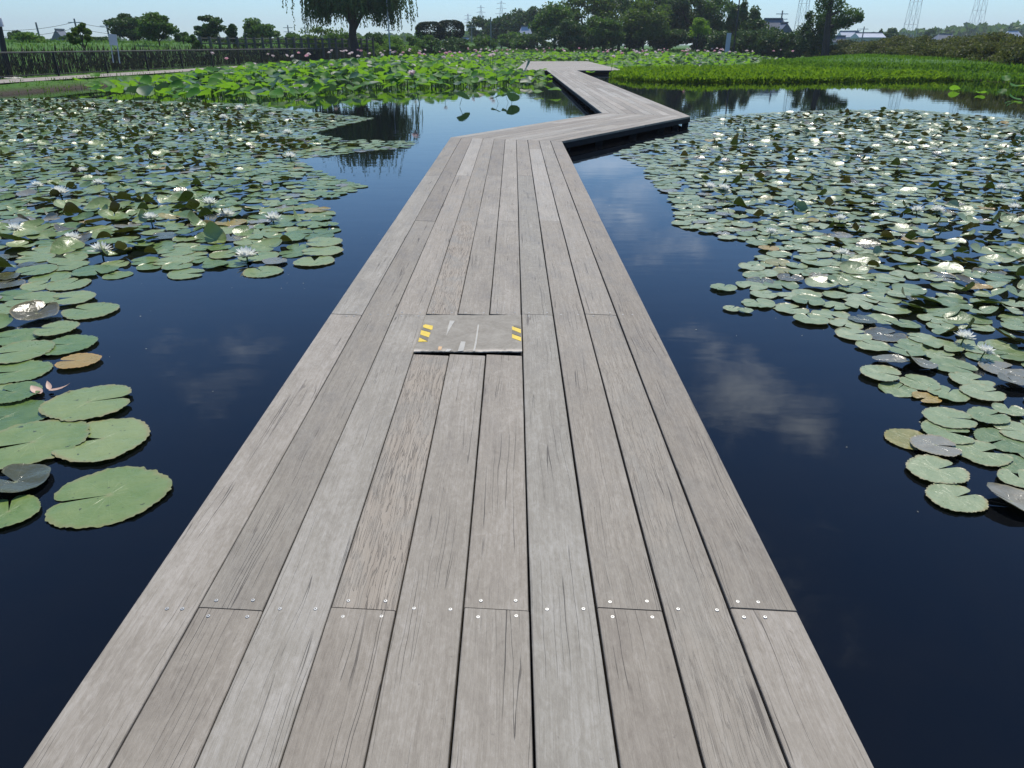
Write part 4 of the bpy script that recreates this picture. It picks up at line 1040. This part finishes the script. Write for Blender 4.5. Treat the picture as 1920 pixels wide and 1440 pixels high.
T(34, 55, 80, 30, 90, 'tree_dark', 'small dark pine at the far left', cb=.1, n=1200, clumps=9, seed=8)
def bush(px, top, base, w, D, matk, lab, seed, n=1800, group='shrubs around the pond', name='shrub', leaf=None):
    return T(px, top, base, w, D, matk, lab, shape='bush', cb=-.15, n=n, clumps=16, seed=seed, cat='shrub', name=name, group=group, leaf=leaf, csz=.34)
bush(57, 62, 84, 60, 70, 'field', 'rounded green shrub mound beside the small dark pine', 9)
bush(150, 66, 84, 50, 95, 'tree_dark', 'dark shrub clump between the house and young tree', 10)
bush(190, 70, 84, 50, 100, 'tree_dark', 'dark low shrub behind the white board', 101)
for i, (px, top, w, D, mk) in enumerate([(420, 72, 40, 95, 'tree_dark'), (470, 70, 50, 90, 'tree_mid'), (560, 62, 60, 95, 'tree_mid'), (610, 50, 70, 92, 'tree_olive'), (645, 58, 60, 90, 'tree_mid'), (700, 62, 66, 92, 'tree_dark'), (735, 70, 50, 88, 'field'), (765, 66, 50, 95, 'tree_mid'), (800, 62, 50, 110, 'tree_mid'), (855, 68, 60, 108, 'tree_dark'), (905, 70, 60, 112, 'tree_mid'), (690, 76, 44, 84, 'field'), (750, 78, 60, 86, 'field')]):
    bush(px, top, 92, w, D, mk, f'{["dark", "mid green", "bright"][i % 3]} shrub behind the far fence, {ordn(i + 1)} of the row counted around the willow', 20 + i)
# willow
def willow():
    r = np.random.default_rng(77); D = 75; x, y, _ = at(664, 95, D); z0 = float(ground_z(x, y)); z0 = max(.5, z0)
    root = empty('willow_tree', (x, y, z0)); tag(root, 'large weeping willow with dark trunk and trailing branches left of centre', 'tree', 'trees beyond the pond')
    mb = MB(); mb.tube([(0.3, 0, -.4), (.15, 0, .8), (-.05, 0, 2.0), (.1, 0, 3.0)], [.50, .42, .36, .34], 10)
    limbs = []
    for (ex, ey, ez, b0) in [(-3.2, .3, 7.2, 2.8), (-1.6, -.8, 8.3, 3), (.4, .6, 8.8, 3), (2.4, -.4, 8.0, 2.8), (3.6, .5, 7.0, 2.4), (1.3, 1.6, 7.8, 2.9), (-2.2, 1.4, 7.0, 2.6), (4.6, -.3, 6.2, 4.0), (-4.0, -.5, 5.9, 4.0), (0, -2.2, 7.2, 3)]:
        a = Vector((.1, 0, b0)); e = Vector((ex, ey, ez)); m_ = a.lerp(e, .5) + Vector((0, 0, .5)); mb.tube([a, m_, e], [.22, .15, .05], 7); limbs.append((a, m_, e))
    mb.build('trunk', M['bark'], root)
    C = []
    for s in range(2100):
        a, m_, e = limbs[r.integers(len(limbs))]; t = r.uniform(.35, 1.12)
        p = (a.lerp(m_, t * 2) if t < .5 else m_.lerp(e, (t - .5) * 2)); p = np.array(p) * np.array([.88, .88, 1]) + r.normal(0, [.6, .6, .5])
        rad = math.hypot(p[0], p[1]); low = 3.2 - .25 * rad + r.uniform(-.3, 2.2) if rad > 1.6 else r.uniform(3.4, 5.5)
        L_ = max(.8, min(p[2] - low, r.uniform(1.5, 5.0))); k = int(L_ / .13); out = p[:2] / (rad + .1)
        for i in range(k):
            q = p.copy(); u = i * .13; q[:2] += out * (.5 * (1 - math.exp(-u))) + r.normal(0, .035, 2); q[2] -= u - .25 * (1 - math.exp(-u * 2)); C.append(q)
    C = np.array(C); n = len(C); a = r.uniform(0, 6.283, n); s = np.stack([np.cos(a), np.sin(a), np.zeros(n)], 1); up = np.stack([r.normal(0, .25, n), r.normal(0, .25, n), -np.ones(n)], 1); l = r.uniform(.13, .30, n)[:, None]; w = .07
    V = np.stack([C, C + up * l * .5 + s * w, C + up * l, C + up * l * .5 - s * w], 1).reshape(-1, 3)
    link('crown', fast_mesh('crown', V, np.arange(n * 4).reshape(-1, 4), M['willow']), root)
willow()
# topiary pair (flattened cushions on short trunks)
def topiary(px, top, bot, base, w, D, label, seed):
    r = np.random.default_rng(seed); x, y, _ = at(px, base, D); z0 = float(max(.3, ground_z(x, y))); zt_ = at(px, top, D)[2] - z0; zb_ = at(px, bot, D)[2] - z0; zc = screen(x, y, 2)[2]; W = w * zc / 1333 / 2
    root = empty('topiary_tree', (x, y, z0)); tag(root, label, 'tree', 'clipped cushion shaped trees')
    n = 9000; p = r.normal(0, 1, (n, 3)); p /= np.linalg.norm(p, axis=1)[:, None]; p = np.sign(p) * np.abs(p) ** .72
    p *= (1 + .035 * np.sin(p[:, :1] * 7) * np.cos(p[:, 1:2] * 6)) * (r.uniform(.85, 1.03, n) ** .6)[:, None]; hz = (zt_ - zb_) / 2
    P = p * np.array([W * .98, W * .8, hz]) + np.array([0, 0, (zt_ + zb_) / 2]); V, F = leaf_quads(P, .20, r); link('crown', fast_mesh('crown', V, F, M['topiary']), root)
    mb = MB(); mb.tube([(0, 0, -.3), (.05, 0, zb_ * .6), (0, 0, zb_ + hz)], [.2, .15, .12], 8)
    for sx in (-1, 1): mb.tube([(0.03, 0, zb_ * .55), (sx * W * .35, 0, zb_ + .1), (sx * W * .45, 0, zb_ + hz)], [.1, .08, .04], 6)
    mb.build('trunk', M['bark'], root)
topiary(809, 41, 77, 94, 56, 112, 'clipped dark cushion shaped tree, left and nearer of two', 5)
topiary(846, 38, 74, 92, 52, 118, 'clipped dark cushion shaped tree, right one of two', 6)
# far grove
GR = [(905, 28, 50, 190, 'tree_dark', 'bluish dark tree at the left end of far woods'), (940, 26, 60, 185, 'tree_dark', 'dark tree second from the left end of far woods'), (975, 14, 62, 180, 'tree_dark', 'tall dark tree above the white house roof'), (1008, 12, 56, 175, 'tree_dark', 'dark tree touching the grove behind the lotus'),
      (960, 62, 50, 150, 'tree_mid', 'pale low tree in front of the white house'), (1040, 2, 90, 122, 'tree_mid', 'leafy tree at the left end of the near grove'), (1100, -22, 120, 125, 'tree_olive', 'broad tree second in the near grove'), (1160, -26, 120, 128, 'tree_dark', 'tall dark tree, third in the near grove'),
      (1205, 0, 100, 116, 'tree_olive', 'lower olive tree standing forward in the grove'), (1250, -30, 110, 126, 'tree_dark', 'tall tree in the middle of the near grove'), (1300, -26, 110, 124, 'tree_dark', 'tall dark tree behind the bright ball tree'), (1340, -20, 80, 120, 'tree_mid', 'tall tree at the right of the near grove'),
      (1130, 30, 80, 114, 'tree_mid', 'low spreading tree under the broad grove trees'), (1070, 40, 80, 115, 'tree_dark', 'low dark tree at the grove foot, left side'), (1180, 42, 70, 118, 'tree_dark', 'low dark tree at the grove foot, centre'), (1250, 45, 80, 119, 'tree_dark', 'low dark tree at the grove foot, right side'), (1310, 48, 80, 120, 'tree_dark', 'low dark tree behind the white post sign')]
for i, (px, top, w, D, mk, lab) in enumerate(GR): T(px, top, 90, w, D, mk, lab, cb=.12, n=6500 if D < 140 else 3000, clumps=30, seed=200 + i, group='trees of the far grove')
for i, (px, top, w, D, lab) in enumerate([(1368, 12, 26, 112, 'narrow dark conifer left of the lamp mast'), (1385, 0, 30, 114, 'narrow dark conifer by the lamp mast'), (1404, 4, 30, 110, 'tall pointed conifer right of the lamp mast'), (1420, 30, 40, 108, 'short dark conifer next to the tile roofed house')]):
    T(px, top, 92, w * 1.5, D, 'tree_dark', lab, shape='cone', cb=.02, n=4200, clumps=26, seed=240 + i, group='conifers by the lamp mast')
for i, (px, top, w, D) in enumerate([(1425, 52, 70, 104), (1455, 50, 60, 100), (1485, 55, 50, 98), (1390, 50, 70, 106), (1350, 58, 60, 108)]):
    bush(px, top, 90, w, D, 'tree_dark', f'clipped dark evergreen bush below the tile roof, {ordn(i + 1)} of its clump', 260 + i, n=3400)
T(1306, 33, 90, 34, 98, 'tree_bright', 'small bright yellow green ball tree on a thin trunk', cb=.50, n=1800, clumps=14, seed=280, leaf=.20, csz=.34)
T(1522, 3, 94, 66, 92, 'tree_dark', 'dense dark tree left of the gnarled pruned tree', cb=.02, n=7500, clumps=34, seed=281, leaf=.24)
def pruned():
    D = 88; x, y, _ = at(1547, 98, D); z0 = float(ground_z(x, y)); root = empty('pruned_tree', (x, y, z0)); tag(root, 'gnarled pruned tree with leaf tufts on bare limbs above the hedge', 'tree', 'trees beyond the pond')
    r = np.random.default_rng(31); mb = MB(); q = lambda px, py: Vector(at(px, py, D)) - Vector((x, y, z0))
    def limb(pts, rad): mb.tube([q(*p) for p in pts], rad, 9)
    limb([(1546, 104), (1549, 70), (1552, 40), (1556, 10), (1560, -20)], [.45, .36, .3, .22, .12])
    limb([(1551, 52), (1565, 48), (1580, 45), (1594, 40), (1606, 32)], [.24, .16, .13, .1, .05]); limb([(1553, 30), (1566, 24), (1580, 20)], [.2, .12, .05]); limb([(1554, 20), (1545, 5), (1538, -8)], [.18, .1, .05]); limb([(1556, 8), (1568, -8)], [.15, .06])
    mb.build('trunk', M['bark'], root); C = []
    for (px, py, rad) in [(1556, 6, 1.0), (1540, 8, .8), (1568, 2, .9), (1580, 24, .95), (1590, 32, .85), (1603, 30, .8), (1575, 40, .8), (1587, 44, .6), (1610, 34, .5), (1562, -22, 1.3), (1548, -15, 1.1), (1570, 46, .55)]:
        c = q(px, py); n = 420; p = r.normal(0, 1, (n, 3)); p /= np.linalg.norm(p, axis=1)[:, None]; p *= (rad * r.uniform(.3, 1.15, n) ** .6)[:, None]; C.append(np.array(c) + p)
    V, F = leaf_quads(np.concatenate(C), .22, r); link('crown', fast_mesh('crown', V, F, M['tree_mid']), root)
pruned()
# hedge shrubs on the right bank
HA, HB = (38.5, 97.), (31.5, 46.)
for i in range(16):
    t = i / 15; x = HA[0] + (HB[0] - HA[0]) * t ; y = HA[1] + (HB[1] - HA[1]) * t ** .72
    r = np.random.default_rng(400 + i); z0 = float(ground_z(x, y)); root = empty('hedge_shrub', (x, y, z0 - .05))
    tag(root, f'brown green hedge shrub on the right bank, {ordn(i + 1)} counted from the pruned tree', 'shrub', 'hedge shrubs along the right bank')
    P, cc = crown_points(r, 1.60 + r.uniform(-.22, .30), 2.15 + r.uniform(-.2, .35), -.35, 6500, 34, 'bush', csz=.28); V, F = leaf_quads(P, .15, r); link('crown', fast_mesh('crown', V, F, M['hedge']), root)
    mb = MB()
    for k in range(6):
        c = cc[k]; mb.tube([(c[0] * .2, c[1] * .2, -.1), tuple(c * .9)], [.05, .02], 5)
    mb.build('stems', M['bark'], root)
# distant wooded ridge and tree lines
def ridge(name, pts, D0, matk, lab, n, seed, leaf):
    r = np.random.default_rng(seed); px = r.uniform(pts[0][0], pts[-1][0], n); xs = [p[0] for p in pts]; top = np.interp(px, xs, [p[1] for p in pts]) + 2.4 * np.sin(px * .21 + seed) + 1.6 * np.sin(px * .53) ; D = D0 + r.uniform(0, 60, n)
    t = r.uniform(0, 1, n) ** .6; C = []
    for i in range(n):
        a = at(px[i], top[i], D[i]); C.append((a[0], a[1], .5 + (a[2] - .5) * t[i]))
    V, F = leaf_quads(np.array(C), leaf, r); o = link(name, fast_mesh(name, V, F, M[matk])); tag(o, lab, kind='stuff')
ridge('distant_woods', [(1560, 74), (1640, 66), (1700, 60), (1760, 58), (1820, 48), (1870, 50), (1960, 44), (2150, 46), (2400, 52)], 420, 'tree_mid', 'blue wooded ridge on the right horizon', 16000, 1, 3.2)
ridge('distant_woods', [(-400, 74), (-100, 75), (60, 76), (200, 75), (400, 73), (560, 72), (760, 66), (900, 60), (1000, 50)], 380, 'tree_mid', 'low far tree line along the left horizon', 20000, 2, 2.4)
T(1665, 48, 76, 30, 190, 'tree_dark', 'round dark tree beyond the hedge, larger of two', cb=.05, n=1500, clumps=12, seed=300)
T(1645, 53, 76, 14, 200, 'tree_dark', 'small dark tree beyond the hedge, left of the round one', cb=.05, n=700, clumps=8, seed=301)
T(1735, 54, 78, 38, 260, 'tree_dark', 'wide low dark tree right of the round one', cb=.05, n=1200, clumps=10, seed=302)

# ------------------------------------------------------------------ buildings
def house(px, ytop, ybase, wpx, D, wallm, roofm, label, rz=0, gable='x', rh=.45, name='house', hip=False):
    x, y, zt_ = at(px, ytop, D); zc = screen(x, y, 2)[2]; W = wpx * zc / 1333 / 2; zb = max(.5, min(1.2, at(px, ybase, D)[2])); zb = .6; H = zt_ - zb; wh = H * (1 - rh)
    root = empty(name, (x, y, zb), rz); tag(root, label, 'house', 'houses beyond the park'); dp = W * .8
    MB().box(-W * .88, -dp * .88, -.4, W * .88, dp * .88, wh).build('wall', M[wallm], root)
    mb = MB(); th = .18
    if gable == 'x':   # ridge along x
        A = [(-W, -dp, wh), (W, -dp, wh), (W * (.55 if hip else 1), 0, H), (-W * (.55 if hip else 1), 0, H), (-W, dp, wh), (W, dp, wh)]
        fs = [(0, 1, 2, 3), (5, 4, 3, 2), (0, 3, 4), (1, 5, 2)]
    else:
        A = [(-W, -dp, wh), (0, -dp, H), (0, dp, H), (-W, dp, wh), (W, -dp, wh), (W, dp, wh)]; fs = [(3, 0, 1, 2), (1, 4, 5, 2), (0, 4, 1), (5, 3, 2)]
    n = len(A); mb.v = [tuple(a) for a in A] + [(a[0], a[1], a[2] - th) for a in A]; mb.f = list(fs) + [(0, n, n + (3 if gable != 'x' else 4), (3 if gable != 'x' else 4))]; mb.f += [(0, 1, n + 1, n)] if gable == 'x' else [(0, 4, n + 4, n)]
    mb.m = [0] * len(mb.f); rf = mb.build('roof', M[roofm], root)
    rdg = MB(); 
    if gable == 'x': rdg.box(-W * (.55 if hip else 1), -.12, H - .02, W * (.55 if hip else 1), .12, H + .16)
    else: rdg.box(-.12, -dp, H - .02, .12, dp, H + .16)
    rdg.build('ridge', M['tile'], rf)
    k = 3
    for i in range(k):
        cx = -W * .55 + W * 1.1 * i / (k - 1); MB().box(cx - W * .11, -dp * .88 - .05, wh * .35, cx + W * .11, -dp * .88 + .02, wh * .78).build('window', M['glass'], root)
    return root
house(111, 56, 80, 36, 120, 'plaster', 'tile', 'low grey gabled house behind the field at far left', gable='y', rh=.62)
house(383, 63, 80, 30, 140, 'plaster', 'tile', 'small hipped house half hidden behind the open tree', hip=True)
bush(866, 75, 88, 40, 185, 'tree_dark', 'low dark shrub in front of the small white house', 120)
bush(985, 64, 88, 60, 142, 'tree_mid', 'mid green shrub hiding the foot of the white walled house', 121)
bush(1010, 58, 88, 50, 140, 'tree_dark', 'dark shrub filling the gap at the left foot of the near grove', 122)
house(866, 71, 84, 26, 200, 'plaster', 'whiteroof', 'small white house between the clipped trees')
house(985, 50, 84, 26, 150, 'plaster', 'whiteroof', 'white walled house among the trees left of the grove', hip=True, rh=.3)
house(1450, 36, 84, 62, 118, 'plaster', 'tile', 'traditional house with big grey tiled roof right of the grove', hip=True, rh=.45)
house(1470, 44, 84, 44, 108, 'darkwall', 'tile', 'lower tiled annex in front of the traditional house', gable='y', rh=.5)
house(1592, 59, 80, 36, 180, 'plaster', 'whiteroof', 'white roofed house left end of the row behind the hedge', rh=.3)
house(1628, 62, 80, 50, 170, 'plaster', 'whiteroof', 'long low white house just right of the white roofed one', rh=.25)
house(1772, 64, 80, 44, 220, 'plaster', 'tile', 'grey roofed house behind the middle of the hedge', rh=.5, hip=True)
house(1898, 58, 80, 34, 260, 'plaster', 'whiteroof', 'pale house at the right edge above the hedge', rh=.45, hip=True)
house(1572, 68, 80, 26, 150, 'plaster', 'tile', 'small house right beside the pruned tree trunk', rh=.4)

# ------------------------------------------------------------------ poles, pylons, wires, signs
def util_pole(px, top, D, label, arms=2):
    x, y, zt_ = at(px, top, D); z0 = .6; root = empty('utility_pole', (x, y, z0)); tag(root, label, 'utility pole', 'utility poles across the fields'); H = zt_ - z0
    MB().tube([(0, 0, -.3), (0, 0, H)], [.16, .10], 8).build('pole', M['pole'], root)
    for k in range(arms): MB().box(-.9, -.05, H - .5 - .7 * k, .9, .05, H - .4 - .7 * k).build('crossarm', M['galv'], root)
    return Vector((x, y, zt_))
A_ = util_pole(66, 42, 105, 'leaning thin pole above the left shrub mound', 0)
B_ = util_pole(138, 35, 105, 'utility pole with crossarms behind the young tree')
C_ = util_pole(198, 42, 105, 'thin pole rising beside the white board', 1)
util_pole(539, 47, 150, 'utility pole right of the broad tree'); util_pole(571, 48, 160, 'utility pole left of the willow'); util_pole(729, 53, 170, 'short utility pole right of the lamp mast near the willow')
util_pole(1467, 20, 120, 'utility pole behind the tiled roof'); util_pole(1620, 50, 160, 'left utility pole behind the hedge', 1); util_pole(1608, 54, 200, 'far utility pole over the white roofs', 1)
util_pole(884, 47, 180, 'left utility pole of the pair by far woods', 1); util_pole(888, 49, 200, 'right utility pole of the pair by far woods', 1)
util_pole(920, 32, 140, 'thin tall pole in front of the far woods', 0)
def wire(a, b, sag, r=.02):
    return [tuple(a.lerp(b, i / 10) - Vector((0, 0, sag * 4 * (i / 10) * (1 - i / 10)))) for i in range(11)]
mb = MB(); far_l_ = Vector(at(-60, 46, 105)); far_r_ = Vector(at(330, 46, 110))
for dz in (.4, 1.1, 2.4):
    for a, b in ((far_l_, B_), (B_, far_r_)): mb.tube(wire(a - Vector((0, 0, dz)), b - Vector((0, 0, dz)), .6), .022, 4, cap=False)
o = mb.build('power_wires', M['wire']); tag(o, 'sagging thin power wires over the left field', 'wires')
def pylon(px, ybase, D, H, bw, label, seed=0):
    x, y, _ = at(px, ybase, D); root = empty('pylon', (x, y, 0)); tag(root, label, 'pylon', 'lattice power pylons'); mb = MB(); lv = 9; th = .00016 * D + .02
    def w(t): return bw * (1 - t) ** 1.1 * .5 + .35
    P_ = [[(sx * w(i / lv), sy * w(i / lv), H * (i / lv) ** .92) for sx, sy in ((-1, -1), (1, -1), (1, 1), (-1, 1))] for i in range(lv + 1)]
    for i in range(lv):
        for k in range(4):
            mb.tube([P_[i][k], P_[i + 1][k]], th, 4); k2 = (k + 1) % 4; mb.tube([P_[i][k], P_[i + 1][k2]], th * .5, 4); mb.tube([P_[i][k2], P_[i + 1][k]], th * .5, 4); mb.tube([P_[i + 1][k], P_[i + 1][k2]], th * .5, 4)
    mb.build('lattice_tower', M['galv'], root)
    for t, a in ((.72, 7), (.83, 6), (.94, 5)):
        m2 = MB(); z = H * t; m2.tube([(-a, 0, z), (0, 0, z + 1.0), (a, 0, z)], th * .8, 4); m2.tube([(-a, 0, z), (a, 0, z)], th * .7, 4); m2.build('crossarm', M['galv'], root)
pylon(1499, 60, 320, 66, 3.2, 'lattice pylon rising behind the dense dark tree')
pylon(1704, 62, 340, 72, 3.6, 'nearer lattice pylon standing beyond the hedge, middle right'); pylon(1826, 55, 500, 84, 6.0, 'fainter lattice pylon over the wooded ridge, furthest right')
pylon(940, 40, 900, 46, 10, 'faint tiny pylon above the far woods'); pylon(878, 55, 1100, 40, 10, 'very faint tiny pylon left of far woods'); pylon(902, 40, 1000, 46, 10, 'faint pylon just behind the woods edge')
def lamp_mast(px, base, top, D, label, r=.05):
    x, y, zt_ = at(px, top, D); z0 = float(max(.3, ground_z(x, y))); root = empty('lamp_mast', (x, y, z0)); tag(root, label, 'lamp mast', 'lamp masts around the pond'); H = zt_ - z0
    MB().tube([(0, 0, -.2), (0, 0, H)], [r * 1.3, r * .8], 8).build('mast', M['galv'] if r < .09 else M['black'], root)
    MB().box(-.22, -.12, H, .35, .12, H + .12).build('lamp_head', M['galv'], root)
lamp_mast(724, 92, -14, 74, 'slim grey lamp mast right of the willow'); lamp_mast(1390, 90, -30, 100, 'tall dark mast among the conifers', .09)
# near black post at left edge, with pale footing
def black_post():
    x, y = gp(17, 146, .36); z0 = .36; root = empty('park_lamp', (x, y, z0)); root.rotation_euler = (0, R(4.5), 0); tag(root, 'thick black lamp post on a pale round footing at the left edge', 'lamp post')
    MB().tube([(0, 0, 0), (0, 0, 2.15)], [.14, .12], 12).build('post', M['black'], root)
    MB().tube([(0, 0, 2.15), (0, 0, 2.22), (0, 0, 2.5), (0, 0, 2.56)], [.20, .20, .16, .03], 12).build('lamp_head', simple('lamp_white', (.6, .6, .62), .4), root)
    MB().tube([(.15, -.2, -.06), (.15, -.2, .035)], [.55, .52], 16).build('footing', simple('pale_footing', (.60, .58, .52), .8), root)
black_post()
def board_sign():
    D = 40; x, y, z = at(211, 85, D); root = empty('notice_board', (x, y, 1.2)); root.rotation_euler = (0, R(5), 0); tag(root, 'blank white notice board leaning in the field behind the fence', 'sign')
    zc = screen(x, y, 2)[2]; w = 15 * zc / 1333 / 2; z0 = z - 1.2; z1 = at(211, 64, D)[2] - 1.2
    MB().box(-w, -.02, z0, w, .02, z1).build('panel', M['sign'], root)
    for s in (-1, 1): MB().tube([(s * w * .8, .04, -.3), (s * w * .8, .04, z1 - .05)], .025, 6).build('leg', M['galv'], root)
board_sign()
def white_sign():
    D = 96; x, y, z1 = at(1367, 62, D); z0 = float(max(.3, ground_z(x, y))); root = empty('signboard', (x, y, z0)); tag(root, 'narrow upright white signboard behind the lotus at right', 'sign')
    h = z1 - z0; MB().box(-.27, -.03, h * .25, .27, .03, h).build('panel', M['sign'], root)
    for s in (-1, 1): MB().box(s * .24 - .03, .032, -.2, s * .24 + .03, .08, h * .9).build('leg', M['galv'], root)
white_sign()
def bench():
    x, y = gp(303, 124, .36); root = empty('stone_bench', (x, y, .37), R(4)); tag(root, 'low backless stone bench beside the path at left', 'bench')
    w = 31 * screen(x, y, .4)[2] / 1333 / 2; MB().box(-w, -.22, .40, w, .22, .48).build('seat', M['concrete'], root)
    for s in (-1, 1): MB().box(s * w * .75 - .09, -.16, 0, s * w * .75 + .09, .16, .398).build('leg', M['concrete_dark'], root)
bench()
for i, px in enumerate((1500, 1514, 1528)):
    x, y = gp(px, 98.5, .75); zb_ = float(ground_z(x, y)); o = MB().tube([(0, 0, -.1), (0, 0, .32), (0, 0, .36)], [.12, .11, .05], 10).build('bollard', M['black'], None, (x, y, zb_)); tag(o, f'short dark bollard on the lawn, {["left", "middle", "right"][i]} of three', 'bollard', 'bollards on the lawn')

# ------------------------------------------------------------------ fences
def railing():
    root = empty('railing_fence', (float(xf(30)), 30, .36)); tag(root, 'long dark railing fence with thin upright bars along the left path', 'fence')
    ox, oy, oz = root.location; ys_ = np.arange(4, 88, .11); mb = MB()
    for y in ys_:
        x = float(xf(y)); z = .36; mb.box(x - .011 - ox, y - .011 - oy, .10, x + .011 - ox, y + .011 - oy, 1.05)
    mb.build('bars', M['black'], root)
    fw = [(float(xf(y)) - ox, y - oy) for y in (4, 30, 34.4, 52, 81, 88)]
    for (z, r, nm, mm) in ((1.07, .035, 'top_rail', 'concrete_dark'), (.10, .025, 'bottom_rail', 'black')):
        MB().tube([(a, b, z) for a, b in fw], r, 6).build(nm, M[mm], root)
    pm = None
    for y in np.arange(4, 88, 3.8):
        x = float(xf(y)); MB().box(x - .035 - ox, y - .035 - oy, -.15, x + .035 - ox, y + .035 - oy, 1.06).build('post', M['black'], root)
railing()
def park_fence():
    a, b = at(378, 92, 62), at(700, 92, 80); root = empty('post_fence', (a[0], a[1], 1.0)); tag(root, 'grey post and rail fence running behind the lotus left of the willow', 'fence')
    A_, B_ = Vector((0, 0, 0)), Vector((b[0] - a[0], b[1] - a[1], 0)); n = 24
    for i in range(n):
        p = A_.lerp(B_, i / (n - 1)); MB().box(p.x - .09, p.y - .09, -.4, p.x + .09, p.y + .09, 1.35).build('post', M['concrete_dark'], root)
    for z in (.45, .85, 1.2): MB().tube([(A_.x, A_.y, z), (B_.x, B_.y, z)], .04, 6).build('rail', M['concrete_dark'], root)
park_fence()

# ------------------------------------------------------------------ air
def haze():
    mb = MB().box(-2700, -2700, -3, 2700, 2700, 75); m = bpy.data.materials.new('haze_air'); m.use_nodes = True; N = m.node_tree.nodes; N.clear(); L = m.node_tree.links
    o = N.new('ShaderNodeOutputMaterial'); v = N.new('ShaderNodeVolumePrincipled'); v.inputs['Color'].default_value = (.80, .89, 1.0, 1); v.inputs['Density'].default_value = .00032; v.inputs['Anisotropy'].default_value = .3
    L.new(v.outputs[0], o.inputs['Volume']); ob = mb.build('haze', m); tag(ob, 'thin summer haze over the whole scene', kind='stuff')
haze()
